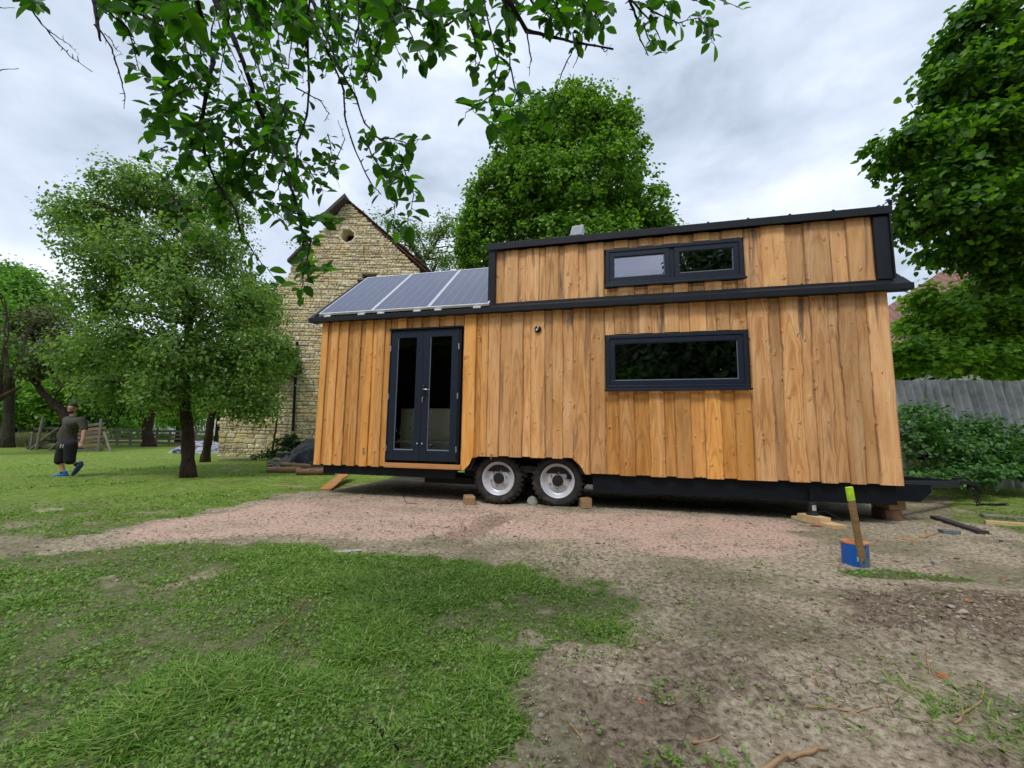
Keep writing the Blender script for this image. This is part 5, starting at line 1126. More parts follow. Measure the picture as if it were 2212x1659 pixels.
def plank_stack():
    Y = 19.4; rr = random.Random(5)
    for k in range(7):
        z = .04 + k * .175; a, b2 = P(146 + rr.uniform(-8, 3), 950, Y)[0], P(218 + rr.uniform(-3, 5), 950, Y)[0]
        mb = MB(); x = np.linspace(a, b2, 9); t = .035; base = np.array([(a + b2) / 2, Y, gz((a + b2) / 2, Y) + z])
        vs = []; 
        for xx in x:
            bow = -.06 * math.sin((xx - a) / (b2 - a) * math.pi) + rr.uniform(-.008, .008)
            for dy, dz in ((-.12, 0), (.12, 0), (.12, .13), (-.12, .13)): vs.append((xx - base[0], dy, dz + bow + .015 * k * (xx - a) / (b2 - a)))
        fs = [(4 * i + j, 4 * i + (j + 1) % 4, 4 * i + 4 + (j + 1) % 4, 4 * i + 4 + j) for i in range(8) for j in range(4)] + [(0, 1, 2, 3)[::-1], (32, 33, 34, 35)]
        mb.add(vs, fs); o = mb.build('plank', M_TIM if k % 2 else M_TIMGREY, bevel=.006); o.location = base
        names = ['lowest, resting on the grass', 'second from the bottom', 'third from the bottom', 'middle', 'third from the top', 'second from the top', 'topmost']
        tag(o, 'old brown board in the stack behind the walking person, ' + names[k], 'plank', 'boards stacked on the lawn')
    e = empty('hay_rack', tuple(at(110, 19.4)), 0, 'tumbled dark timber rack with crossed poles left of the stacked boards', 'rack')
    for a, b2, r in (((-.95, 0, .12), (.9, 0, .12), .07), ((-.75, 0, .95), (.75, .1, 1.0), .07), ((-.75, .1, .45), (.8, .1, .5), .06), ((-.85, -.05, -.02), (.35, -.1, 1.0), .05), ((-.4, -.15, 0), (-.35, -.1, 1.5), .055), ((-.95, .1, 0), (-.93, .1, .85), .05), ((.1, -.1, 0), (.8, .05, .8), .05)):
        m = MB(); m.tube([a, ((a[0] + b2[0]) / 2, (a[1] + b2[1]) / 2, (a[2] + b2[2]) / 2 + .02), b2], r, 7); m.build('pole', M_TIMDARK if r > .055 else M_TIMGREY, e)
    for px0, py0, px1, py1, Y, lab in ((225, 933, 240, 968, 19, 'grey stick propped against the right end of the board stack'), (218, 905, 216, 935, 19.3, 'dark upright stake at the end of the board stack')):
        m = MB(); a, b2 = P(px0, py0, Y), P(px1, py1 + 3, Y - .3); b2[2] = gz(b2[0], b2[1]) - .02; m.tube([np.zeros(3), a - b2], .045, 7); o = m.build('stake', M_TIMGREY); o.location = b2; tag(o, lab, 'stake')
plank_stack()
def corrugated():
    Y = 8.7; x0, x1 = 7.55, 12.2; zt = 2.31; pitch = .185; m, nt, b = mat('asbestos_cement'); v = coords(nt)
    n = noise(nt, v, 3.2, 6, .65); c = ramp(nt, n, [(.3, (.26, .27, .265)), (.5, (.46, .47, .465)), (.72, (.62, .62, .61))]); st = noise(nt, coords(nt, (14, 14, 1.2)), 1, 5, .6)
    c = mixc(nt, ramp1(nt, st, .55, .75), c, (.07, .08, .06)); ln(nt, c, b.inputs['Base Color']); b.inputs['Roughness'].default_value = .95; bump(nt, b, noise(nt, v, 30, 5), .5, .01)
    e = empty('corrugated_fence', (x0, Y, 0), 0, 'grey corrugated cement sheet fence behind the nettles at the right', 'fence'); k = 0; x = 0
    while x < x1 - x0:
        w = .185 * 5.; xs = np.linspace(x, x + w, 61); dz = random.uniform(-.02, .02); tilt = random.uniform(-.01, .01); V = []
        for z, lean in ((-.1, -.30), (1.0, -.15), (zt + dz, 0)):
            for xx in xs: V.append((xx + (zt - z) * .05, lean + .042 * math.sin(xx / pitch * 2 * math.pi) - .006 * (k % 2) + tilt * (xx - x), z))
        V2 = [(a, q + .009, z) for a, q, z in V]; n_ = 61; fs = [(i * n_ + j, i * n_ + j + 1, (i + 1) * n_ + j + 1, (i + 1) * n_ + j) for i in range(2) for j in range(n_ - 1)]; mb = MB(); mb.add(V, fs); mb.add(V2, [f[::-1] for f in fs])
        mb.add([V[2 * n_ + j] for j in range(n_)] + [V2[2 * n_ + j] for j in range(n_)], [(j, j + 1, n_ + j + 1, n_ + j) for j in range(n_ - 1)])
        mb.build('sheet', m, e); x += w - .0; k += 1
corrugated()

# neighbouring house with the red roof
def neighbour():
    e0 = P(1880, 790, 24); r0 = P(2135, 520, 29); e = empty('red_roof_house', (e0[0], 24, 0), 0, 'neighbouring house with red brown tiled hipped roof hidden behind the hazel bush', 'house')
    ez, rz = e0[2], r0[2]; dx = r0[0] - e0[0]; Lr = 9; A = [(0, 0, ez), (dx * 2 + Lr, 0, ez), (dx * 2 + Lr, 10, ez), (0, 10, ez), (dx, 5, rz), (dx + Lr, 5, rz)]
    m, nt, b = mat('red_roof_tiles'); v = coords(nt); w = nd(nt, 'ShaderNodeTexBrick'); w.inputs['Scale'].default_value = 1; w.inputs['Brick Width'].default_value = .34; w.inputs['Row Height'].default_value = .24; w.inputs['Mortar Size'].default_value = .03
    w.inputs['Color1'].default_value = (.28, .12, .085, 1); w.inputs['Color2'].default_value = (.36, .17, .12, 1); w.inputs['Mortar'].default_value = (.08, .04, .03, 1); ln(nt, coords(nt, (1, 1, 1)), w.inputs['Vector']); ln(nt, w.outputs[0], b.inputs['Base Color']); b.inputs['Roughness'].default_value = .85; bump(nt, b, w.outputs['Fac'], .6, -.05)
    mb = MB(); mb.add(A, [(0, 1, 5, 4), (2, 3, 4, 5), (3, 0, 4), (1, 2, 5)]); mb.build('roof', m, e)
    mb = MB(); mb.box(.5, dx * 2 + Lr - .5, .5, 9.5, -.2, ez + .05); mb.build('wall', simple('cream_render', (.5, .47, .40), .9), e)
neighbour()

# ------------------------------------------------------------------ things on the ground
def item(name, label, cat, m, px, py, dims, rz=0.0, group=None, dz=0.0, ch=.008, tilt=0.0, sink=.004, wear=0):
    p = G(px, py); mb = MB(); w, d, h = dims; mb.box(-w / 2, w / 2, -d / 2, d / 2, 0, h, ch=ch); 
    if wear: mb.v = [tuple(np.array(q) * (1 + wear * (random.random() - .5))) for q in mb.v]
    o = mb.build(name, m); o.location = (p[0], p[1], p[2] - sink + dz); o.rotation_euler = (0, tilt, rz); return tag(o, label, cat, group)
item('chock_block', 'worn timber chock left of the front left tyre', 'wooden block', M_TIM, 1013, 1088, (.15, .30, .13), .25, 'wheel chocks', ch=.015, wear=.06)
item('chock_block', 'square end timber chock right of the second tyre', 'wooden block', M_TIM, 1262, 1095, (.16, .30, .15), .10, 'wheel chocks', ch=.015, wear=.05)
mb = MB(); mb.rock((0, 0, .06), .10, .08, .09, 5, sub=3); o = mb.build('stone_chock', islandmat('granite_lump', [(.22, .22, .2), (.3, .3, .28)], .9, 60), smooth=False); p = G(1152, 1090); o.location = p; tag(o, 'speckled grey stone wedged between the two trailer wheels', 'stone')
# timber stack under the right end, jack on boards
pb = G(1933, 1124)
for k, (dx, lab, w) in enumerate(((0, 'lower rust brown timber under the right end of the trailer', .20), (.03, 'upper timber of the pair propping the right end of the trailer', .22))):
    mb = MB(); mb.box(-w / 2, w / 2, -.16, .16, 0, .145, ch=.012); o = mb.build('support_timber', M_TIM if k else M_BARKLOG); o.location = (pb[0] + dx, pb[1] + .12, pb[2] - .01 + k * .147); o.rotation_euler = (0, 0, -.2 + k * .15); tag(o, lab, 'timber block', 'timbers under the trailer')
pj = G(1812, 1142)
mb = MB(); mb.box(-.10, .10, -.02, .60, 0, .045, ch=.004); o = mb.build('base_board', M_TIMNEW); o.location = (pj[0], pj[1], pj[2] + .0); o.rotation_euler = (0, 0, .18); tag(o, 'pale board lying on the ground under the jack', 'board')
mb = MB(); mb.box(-.085, .085, -.0, .34, 0, .05, ch=.004); o = mb.build('packing_block', M_TIMNEW); o.location = (pj[0] - .04, pj[1] + .16, pj[2] + .046); o.rotation_euler = (0, 0, .18); tag(o, 'short pale block between the long board and the bottle jack', 'wooden block')
pjj = np.array([pj[0] - .06, pj[1] + .36, pj[2] + .097]); e = empty('bottle_jack', tuple(pjj), 0, 'black bottle jack with pale sticker standing on wooden boards under the trailer', 'jack')
mb = MB(); mb.lathe([(.07, 0), (.07, .02), (.05, .03), (.048, .15), (.035, .165), (.0, .165)], (0, 0, 0), 'z', 24); mb.build('body', M_BLACK, e, bevel=.002)
mb = MB(); mb.lathe([(.022, .165), (.022, .30), (.028, .30), (.028, .32), (0, .32)], (0, 0, 0), 'z', 16); mb.build('piston', M_STEEL, e)
mb = MB(); 
for i in range(7):
    a0, a1 = math.radians(-125 + i * 9), math.radians(-125 + i * 9 + 9); mb.add([(.0495 * math.cos(a0), .0495 * math.sin(a0), .06), (.0495 * math.cos(a1), .0495 * math.sin(a1), .06), (.0495 * math.cos(a1), .0495 * math.sin(a1), .13), (.0495 * math.cos(a0), .0495 * math.sin(a0), .13)], [(0, 1, 2, 3)])
mb.build('sticker', simple('pale_sticker', (.5, .5, .5), .5), e)
mb = MB(); mb.tube([(.05, 0, .03), (.16, .0, .05), (.36, -.05, -.06)], .011, 8); mb.build('pump_lever', M_STEEL, e)
o = item('brick_shard', 'red brick shard beside the jack boards', 'brick piece', simple('red_brick', (.26, .06, .035), .9), 1762, 1138, (.13, .05, .022), .1, 'brick pieces')
# planks on the right
def plank(label, a, b2, w, t, m, name='plank', dz=0.0, dzb=0.0, group=None, jag=0):
    A, B_ = G(*a), G(*b2); A[2] += dz; B_[2] += dzb; d = B_ - A; L_ = np.linalg.norm(d); dn = d / L_; up = np.array([0, 0, 1.]); s = np.cross(dn, up); s /= np.linalg.norm(s); up = np.cross(s, dn); mb = MB(); n = 10; vs = []; rr = random.Random(int(a[0]))
    for i in range(n + 1):
        c = dn * L_ * i / n; wl = w / 2 * (1 + rr.uniform(-.05, .05)) - (jag * rr.random() if jag else 0)
        for u_, v_ in ((-w / 2, 0), (wl, 0), (wl, t), (-w / 2, t)): vs.append(c + s * u_ + up * (v_ + .001))
    fs = [(4 * i + j, 4 * i + (j + 1) % 4, 4 * i + 4 + (j + 1) % 4, 4 * i + 4 + j) for i in range(n) for j in range(4)] + [(0, 1, 2, 3), (4 * n + 3, 4 * n + 2, 4 * n + 1, 4 * n)]
    mb.add(vs, fs); o = mb.build(name, m, bevel=.003); o.location = A; return tag(o, label, 'plank', group)
plank('dark tarred plank lying diagonally on the dirt near the right edge', (2020, 1120), (2125, 1154), .10, .035, M_TIMDARK)
plank('grey brown board lying behind the pale batten at the right edge', (2120, 1112), (2330, 1130), .16, .03, M_TIMGREY)
plank('pale fresh batten lying on the dirt at the right edge', (2128, 1131), (2330, 1146), .07, .045, M_TIMNEW)
plank('short grey bluish block of wood on the dirt in front of the dark plank', (2032, 1152), (2070, 1154), .09, .04, simple('grey_offcut', (.13, .15, .155), .8), 'offcut')
plank('orange brown larch offcut leaning on the soil bank left under the house', (703, 1060), (752, 1036), .22, .03, M_TIMORG, 'offcut', dz=.0, dzb=.16, jag=.05)
plank('splintered orange wood strip on the dirt right of the stake', (1935, 1162), (1985, 1170), .04, .008, M_TIMORG, 'wood_splinter')
plank('pale curved wood scrap on the dirt below the short grey block', (1990, 1163), (2025, 1152), .03, .012, M_TIM, 'wood_splinter')
plank('flat pale slat lying at the edge of the grass in the middle', (722, 1194), (780, 1190), .05, .01, simple('bleached_wood', (.45, .43, .38), .8), 'slat')
# marker stake and pipe
pp_ = G(1850, 1228); e = empty('pipe_stub', tuple(pp_), 0, 'blue plastic pipe stub with orange cap sticking out of the ground beside the stake', 'pipe')
mb = MB(); mb.lathe([(.098, -.05), (.098, .19), (.0, .19)], (.085, .11, 0), 'z', 40); blue = mat('blue_pipe'); m, nt, b = blue; v = coords(nt); n = noise(nt, v, 9, 5, .7); tcx = nd(nt, 'ShaderNodeSeparateXYZ'); ln(nt, v, tcx.inputs[0])
k = math_(nt, 'MULTIPLY', ramp1(nt, tcx.outputs['X'], .02, .07), ramp1(nt, n, .42, .52)); ln(nt, mixc(nt, k, (.004, .10, .42), (.13, .17, .19)), b.inputs['Base Color']); b.inputs['Roughness'].default_value = .35
po = mb.build('pipe', m, e, smooth=False, bevel=.002)
mb = MB(); mb.lathe([(.100, .185), (.100, .197), (.0, .200)], (.085, .11, 0), 'z', 40); mb.build('cap', simple('orange_cap', (.62, .22, .09), .6), e)
mb = MB(); mb.box(.033, .041, .021, .028, .05, .09); q = mb.build('scuff_mark', simple('scuff', (.5, .5, .5)), po)
ps = G(1865, 1226); e = empty('marker_stake', tuple(ps), 0, 'leaning wooden marker stake with neon yellow green painted top', 'stake'); topw = P(1834, 1052, ps[1] - .03) - ps; dn = topw / np.linalg.norm(topw); Ls = np.linalg.norm(topw)
def stakepart(nm, a, b2, m, g=0.0):
    mb = MB(); s = np.cross(dn, [0, -1, 0.]); s /= np.linalg.norm(s); f = np.cross(s, dn); vs = [dn * t + s * (u_ * (.026 + g)) + f * (w_ * (.012 + g)) for t in (a, b2) for u_, w_ in ((-1, -1), (1, -1), (1, 1), (-1, 1))]
    mb.add(vs, [(0, 1, 2, 3)[::-1], (4, 5, 6, 7), (0, 1, 5, 4), (1, 2, 6, 5), (2, 3, 7, 6), (3, 0, 4, 7)]); mb.build(nm, m, e, bevel=.002)
stakepart('shaft', -.12, Ls - .115, timber('stake_wood', (.20, .11, .04), (.38, .23, .10))); stakepart('painted_tip', Ls - .1145, Ls, simple('neon_paint', (.50, .80, .03), .6), .0008)
# stones heaped round the pipe, brick bits
rk = islandmat('field_stones', [(.20, .18, .15), (.32, .30, .27), (.27, .23, .18), (.38, .36, .33)], .9, 25); rrd = random.Random(12)
SP = [(1836, 1232, .030, 'pale grey stone touching the left foot of the blue pipe'), (1822, 1226, .020, 'small grey stone left of the blue pipe'), (1850, 1240, .018, 'tiny grey stone in front of the marker stake'), (1888, 1238, .018, 'small pale stone right of the stake foot in the grass'), (1940, 1215, .022, 'pale flat stone on the dirt right of the blue pipe'), (2020, 1216, .030, 'flat white stone on the dirt above the dark soil heap'), (1905, 1160, .022, 'yellowish stone on the dirt between stake and short grey block'), (2165, 1172, .028, 'dark round lump near the right edge below the planks'), (1950, 1118, .035, 'pale stone by the right foot of the support timbers'),
      (1360, 1478, .012, 'small pale stone in the weedy foreground at the centre'), (1580, 1490, .014, 'round grey stone in the foreground soil right of centre'), (1760, 1498, .014, 'light stone half buried in the foreground soil'), (1240, 1560, .016, 'grey stone beside the twig at the bottom'), (1960, 1350, .014, 'pale pebble in the dirt below the dark soil heap'), (2105, 1362, .014, 'pale stone right of the small weed on the right'), (575, 1078, .04, 'rusty brown stone at the grass edge left'), (605, 1075, .035, 'second rusty stone on the far grass edge')]
for i, (px, py, s, lab) in enumerate(SP):
    mb = MB(); mb.rock((0, 0, s * .35), s * rrd.uniform(.9, 1.4), s, s * .65, 100 + i, rrd.uniform(0, 3)); o = mb.build('stone', rk if py != 1172 else M_TIMDARK); p = G(px, py); o.location = p; tag(o, lab, 'stone', 'loose stones on the ground')
brk = simple('orange_brick', (.42, .13, .05), .9, 0, .35, 30, .3)
for i, (px, py, s, lab) in enumerate([(2038, 1464, .022, 'bright orange brick fragment in the foreground dirt on the right'), (1563, 1396 + 20, .012, 'thin orange brick sliver in the foreground right of centre'), (2090, 1300, .018, 'orange brick fragment lying in the dark soil heap'), (2170, 1250, .016, 'reddish brick sliver on the far side of the dark soil heap'), (1385, 1519, .010, 'tiny terracotta chip between weeds in the foreground'), (2196, 1208 + 30, .014, 'reddish brick chip by the right edge'), (1897, 1170, .014, 'small red brick crumb near the wood splinters')]):
    mb = MB(); mb.rock((0, 0, s * .3), s * 1.5, s, s * .5, 200 + i, rrd.uniform(-.5, .5)); o = mb.build('brick_fragment', brk); o.location = G(px, py); tag(o, lab, 'brick piece', 'brick pieces')
# sticks
def stick(label, pts, r, m=M_TIM):
    W = [G(*p) + np.array([0, 0, r * .9 + .004]) for p in pts]; b_ = W[0]; Q = []
    for i in range(len(W) - 1):
        for s in range(4): Q.append(W[i] + (W[i + 1] - W[i]) * s / 4 - b_ + np.array([random.gauss(0, r * .5), random.gauss(0, r * .5), abs(random.gauss(0, r * .5))]))
    Q.append(W[-1] - b_); mb = MB(); mb.tube(Q, [r * (1 - .5 * i / len(Q)) * random.uniform(.85, 1.15) for i in range(len(Q))], 7); o = mb.build('stick', m, smooth=True); o.location = b_; tag(o, label, 'stick', 'fallen sticks')
stick('thick peeled branch at the bottom edge right of centre', [(1620, 1690), (1700, 1650), (1745, 1634), (1790, 1625)], .010)
stick('long thin curved twig across the lower right soil', [(1745, 1532), (1800, 1535), (1850, 1542), (1905, 1528)], .004); stick('short twig standing out beside the long curved twig', [(1918, 1508), (1922, 1530)], .004)
stick('bent twig lying at the lower right edge', [(2065, 1570), (2085, 1545), (2118, 1520), (2125, 1490)], .005); stick('straight dry stalk in the right middle soil', [(2000, 1412), (2010, 1465)], .0035)
stick('dry stalk left of the orange brick fragment', [(1755, 1458), (1770, 1485)], .004); stick('forked twig lying at the bottom in front of the soil', [(1225, 1560), (1258, 1600), (1278, 1650)], .0035, M_TIM)
stick('pale curved stalk lying in the left foreground grass', [(578, 1375), (610, 1350), (645, 1320), (662, 1290)], .004); stick('dark knotty twig at the grass edge near the bottom centre', [(800, 1562), (830, 1595), (860, 1625)], .006, M_TWIG)
stick('grey twig on the cracked soil at the bottom right of centre', [(1495, 1610), (1530, 1608), (1560, 1592)], .005); stick('thin twig on the gravel in front of the door', [(1482, 1077), (1490, 1085), (1510, 1089)][:0] or [(866, 1062), (878, 1088), (905, 1090)], .006, M_TWIG)
# logs beside the tarpaulin
def log(label, a, b2, Ya, Yb, r, m=M_BARKLOG, za=0, zb=0):
    A, B_ = P(a[0], a[1], Ya), P(b2[0], b2[1], Yb); A[2] = gz(A[0], A[1]) + r * .9 + za; B_[2] = gz(B_[0], B_[1]) + r * .9 + zb; e = empty('log', tuple(A), 0, label, 'log', 'logs on the grass by the house'); mb = MB(); n = 12; rr = random.Random(int(a[0]))
    mb.tube([(B_ - A) * i / n + np.array([0, rr.gauss(0, r * .06), rr.gauss(0, r * .06)]) for i in range(n + 1)], [r * rr.uniform(.9, 1.08) for _ in range(n + 1)], 14, False); mb.build('bark', m, e, smooth=True)
    for t, q in ((0, np.zeros(3)), (1, B_ - A)):
        d = (B_ - A) / np.linalg.norm(B_ - A) * (1 if t else -1); mb = MB(); mb.tube([q - d * .01, q + d * .004], r * .93, 14); mb.build('cut_end', M_TIM, e)
log('thick reddish log lying nearest on the grass beside the house corner', (640, 1030), (722, 1022), 10.3, 10.6, .085)
log('log with dark end lying left in the small log group', (578, 1025), (650, 1022), 11.0, 11.0, .075, M_TIM)
log('long thin log lying behind the others near the black tarpaulin', (590, 1018), (706, 1016), 11.4, 11.4, .055)
log('short split log with pale face on top of the log group', (607, 1010), (668, 1012), 11.5, 11.4, .065, M_TIM, .10, .06)
# black tarp over a wood pile
def tarp(name, label, c, sx, sy, sz, m, seed, lean=0.0):
    n, k = 60, 46; u = np.linspace(-1.25, 1.25, n); v = np.linspace(-1.25, 1.25, k); U, Vv = np.meshgrid(u, v); r = np.hypot(U, Vv * .95)
    Z = sz * np.clip(1 - (r / 1.05) ** 2.2, 0, 1) ** .75 * (.72 + .5 * fbm(U * 1.8, Vv * 1.8, seed, 3)) * (1 + lean * U); rid = 1 - np.abs(fbm(U * 2.2 + Vv * 1.3, Vv * .9 - U * .7, seed + 2, 4) - .5) * 4
    Z = Z + .09 * sz * np.clip(rid, -1, 1) * (r < 1.1) + .02 * fbm(U * 7, Vv * 7, seed + 4, 2) + .0; X = U * sx + c[0]; Y = Vv * sy + c[1]; G_ = gh(X, Y); Z = G_ + Z - .03 * (r > 1.1) - .02
    V = np.stack([X - c[0], Y - c[1], Z - c[2]], -1).reshape(-1, 3); i = np.arange(k - 1)[:, None]; j = np.arange(n - 1)[None, :]; q = np.stack([i * n + j, i * n + j + 1, (i + 1) * n + j + 1, (i + 1) * n + j], -1).reshape(-1, 4)
    keep = (r.reshape(-1)[q].max(1) < 1.12 + .12 * vn(q[:, 0] * .01, q[:, 0] * 0, 3)); o = finish(name, npmesh(name, V, q[keep]), m, smooth=True); o.location = c; return tag(o, label, 'tarpaulin')
c = P(672, 1006, 12.3); c[2] = gz(c[0], c[1])
M_TARP = simple('black_foil', (.012, .015, .022), .28, 0, .3, 4, .5, .03, .6)
tarp('black_tarpaulin', 'glossy black plastic tarpaulin heaped over firewood left of the house', c, .95, .75, .78, M_TARP, 5, .25)
c = P(430, 972, 19.5); c[2] = gz(c[0], c[1]); m, nt, b = mat('grey_black_sheeting'); v = coords(nt, (1, 1, 3)); n = noise(nt, v, 2.2, 3, .5, 1.2); ln(nt, ramp(nt, n, [(.44, (.015, .017, .022)), (.5, (.30, .32, .40)), (.62, (.36, .38, .46))]), b.inputs['Base Color']); b.inputs['Roughness'].default_value = .5
tarp('grey_tarpaulin', 'grey and black crumpled sheeting on the lawn left of the barn corner', c, 1.15, .8, .52, m, 9, .35)
# rubble beside the tarp
for i in range(26):
    px = rrd.uniform(586, 632); py = rrd.uniform(985, 1013) if i < 18 else rrd.uniform(1005, 1016); Y = 12.2 + rrd.uniform(-.5, .6); p = P(px, py, Y); lvl = max(0, (1013 - py) / 28 * .42) * (1 if px > 596 else .3); s = rrd.uniform(.07, .13); mb = MB(); mb.rock((0, 0, 0), s * 1.4, s, s * .6, 300 + i, rrd.uniform(-.4, .4))
    o = mb.build('rubble_stone', islandmat('rubble', [(.26, .21, .13), (.36, .30, .19), (.28, .27, .24)], .9, 9) if i == 0 else bpy.data.materials['rubble']); o.location = (p[0], p[1], gz(p[0], p[1]) + s * .4 + lvl); tag(o, 'yellow grey rubble stone in the heap left of the black tarpaulin', 'stone', 'rubble stones beside the tarpaulin')
o = item('stone_slab', 'flat pale slab lying in the grass at the foot of the barn', 'stone', bpy.data.materials['rubble'], 870 * .576 + 12, 997 - 3, (1.1, .5, .08), .1, ch=.02)
# stick leaning on the tarp
A = P(655, 1012, 11.9); B_ = P(682, 955, 12.0); mb = MB(); mb.tube([(0, 0, 0), (B_ - A) * .5 + np.array([.03, 0, .02]), B_ - A], [.022, .016, .008], 6); o = mb.build('stick', M_TIMGREY); o.location = A; tag(o, 'grey forked branch leaning against the black tarpaulin', 'stick', 'fallen sticks')

# chain hanging from the hitch
def chain():
    top = hw(10.22, 1.25, .43); gzv = gz(top[0], top[1]); pts = []; n1 = 9; x2 = P(2140, 1090, top[1])
    for i in range(n1): t = i / (n1 - 1); pts.append(top + np.array([.02 * t, -.01, -(top[2] - gzv - .02) * t]))
    last = pts[-1]
    for i in range(1, 9): q = last + np.array([.055 * i, .02 * math.sin(i), 0]); q[2] = gz(q[0], q[1]) + .015; pts.append(q)
    e = empty('safety_chain', tuple(top), 0, 'dark steel chain hanging from the trailer hitch down onto the grass', 'chain')
    for s_ in (0, .05):
        mb = MB()
        for i in range(len(pts) - 1):
            a, b2 = Vector(pts[i] - top) + Vector((s_, s_ * .3, 0)), Vector(pts[i + 1] - top) + Vector((s_, s_ * .3, 0)); d = (b2 - a); L_ = d.length * .66; c_ = (a + b2) / 2; d.normalize(); s = d.orthogonal().normalized(); s = s if i % 2 else d.cross(s)
            ring = [c_ + d * (L_ * math.cos(t)) + s * (.019 * math.sin(t)) for t in np.linspace(0, 2 * math.pi, 13)]; mb.tube(ring, .006, 6, False)
        mb.build('chain_links', M_BLACK, e, smooth=True)
chain()

# ------------------------------------------------------------------ the walking person
def person():
    Yp = 9.46; O = P(137, 1029, Yp); O[2] = gz(O[0], O[1])
    def w(px, py, dy=0.0): q = P(px, py, Yp + dy) - O; return Vector(q)
    e = empty('person', tuple(O), 0, 'person in dark t-shirt, black shorts and bright blue shoes walking left across the lawn', 'person')
    def skin(name, verts, edges, rad, root=0, sub=1):
        """tapered limbs with round joints; the voxel remesh below fuses them into one continuous surface"""
        bm = bmesh.new()
        for v, r_ in zip(verts, rad): bmesh.ops.create_icosphere(bm, subdivisions=3, radius=r_, matrix=Matrix.Translation(v))
        for a, b2 in edges:
            A_, B_ = Vector(verts[a]), Vector(verts[b2]); d = B_ - A_
            if d.length < 1e-4: continue
            M = Matrix.Translation((A_ + B_) / 2) @ d.to_track_quat('Z', 'Y').to_matrix().to_4x4()
            bmesh.ops.create_cone(bm, cap_ends=True, segments=24, radius1=rad[a], radius2=rad[b2], depth=d.length, matrix=M)
        out = bpy.data.meshes.new(name); bm.to_mesh(out); bm.free(); return out
    def remesh(name, meshes, vox, m, parent, sm=6):
        bm = bmesh.new()
        for q in meshes: bm.from_mesh(q)
        me = bpy.data.meshes.new(name); bm.to_mesh(me); bm.free(); o = bpy.data.objects.new(name, me); COL.objects.link(o)
        r = o.modifiers.new('r', 'REMESH'); r.mode = 'VOXEL'; r.voxel_size = vox; r.use_smooth_shade = True
        s = o.modifiers.new('s', 'SMOOTH'); s.iterations = sm; s.factor = .5
        dg = bpy.context.evaluated_depsgraph_get(); out = bpy.data.meshes.new_from_object(o.evaluated_get(dg)); bpy.data.objects.remove(o); out.name = name; out.materials.clear(); out.materials.append(m); out.shade_smooth()
        f = bpy.data.objects.new(name, out); COL.objects.link(f); f.parent = parent; return f
    def ell(c, r, rot=0, seg=18):
        bm = bmesh.new(); bmesh.ops.create_uvsphere(bm, u_segments=seg, v_segments=seg // 2 + 2, radius=1)
        M = Matrix.Translation(c) @ Matrix.Rotation(rot, 4, 'Z') @ Matrix.Diagonal((r[0], r[1], r[2], 1)); bm.transform(M); me = bpy.data.meshes.new('t'); bm.to_mesh(me); bm.free(); return me
    nk, ch, bl, hp = w(158, 900), w(157, 915), w(146, 935), w(146, 953)
    shL, elL, wrL = w(178, 906, -.17), w(182.5, 931, -.20), w(179, 949, -.24); hL = w(177, 955, -.25)
    shR, elR, wrR = w(144, 905, .17), w(140, 930, .30), w(143, 952, .30); hR = w(143, 957, .28)
    hR1, knR, anR, ftR, toR = w(141, 958, .09), w(129, 990, .06), w(136.8, 1019, .08), w(133, 1026.5, .07), w(119, 1028, .02)
    hL1, knL, anL, ftL, toL = w(152, 958, -.10), w(150, 991, -.10), w(164, 1003, -.02), w(172, 1006, -.02), w(161, 1022, -.04)
    V = [hp, bl, ch, nk, w(156.5, 888), shL, elL, wrL, hL, shR, elR, wrR, hR, hR1, knR, anR, ftR, toR, hL1, knL, anL, ftL, toL]
    E_ = [(0, 1), (1, 2), (2, 3), (3, 4), (2, 5), (5, 6), (6, 7), (7, 8), (2, 9), (9, 10), (10, 11), (11, 12), (0, 13), (13, 14), (14, 15), (15, 16), (16, 17), (0, 18), (18, 19), (19, 20), (20, 21), (21, 22)]
    Rd = [.095, .12, .105, .055, .055, .044, .045, .030, .034, .044, .042, .030, .032, .085, .058, .036, .030, .018, .085, .058, .036, .030, .018]
    parts = [skin('b', V, E_, Rd)]
    # fingers and thumb of both hands, curled a little
    for (h0, wr, sd) in ((hL, wrL, 1), (hR, wrR, -1)):
        d = (h0 - wr).normalized(); s = d.cross(Vector((0, 1, .2))).normalized(); f = d.cross(s)
        for k in range(4):
            a = h0 + d * .02 + s * (k - 1.5) * .019; L_ = (.060, .072, .068, .052)[k]; pts = [a, a + d * L_ * .5 + f * .006 * sd, a + d * L_ * .85 + f * .02 * sd, a + d * L_ * .95 + f * .035 * sd]; mb = MB(); mb.tube(pts, [.009, .0085, .008, .006], 8); me = bpy.data.meshes.new('f'); me.from_pydata(mb.v, [], mb.f); parts.append(me)
        a = h0 - s * .025; mb = MB(); mb.tube([a, a - s * .022 + d * .022 + f * .01, a - s * .026 + d * .048 + f * .018], [.011, .010, .008], 8); me = bpy.data.meshes.new('f'); me.from_pydata(mb.v, [], mb.f); parts.append(me)
    # head turned towards the viewer
    hc = w(157, 882); fd = Vector((.12, -1, 0)).normalized(); fd = Vector((-O[0] * 0 + .35, -1, 0)).normalized(); sd = Vector((0, 0, 1)).cross(fd); rz = math.atan2(fd.x, -fd.y)
    parts += [ell(hc + Vector((0, 0, .012)), (.078, .098, .112), rz), ell(hc + fd * .02 - Vector((0, 0, .055)), (.058, .07, .068), rz)]
    parts += [ell(hc + fd * .098 - Vector((0, 0, .012)), (.012, .016, .022), rz, 10), ell(hc + fd * .086 + Vector((0, 0, .026)), (.05, .016, .009), rz, 12), ell(hc + fd * .088 - Vector((0, 0, .052)), (.024, .012, .010), rz, 10)]
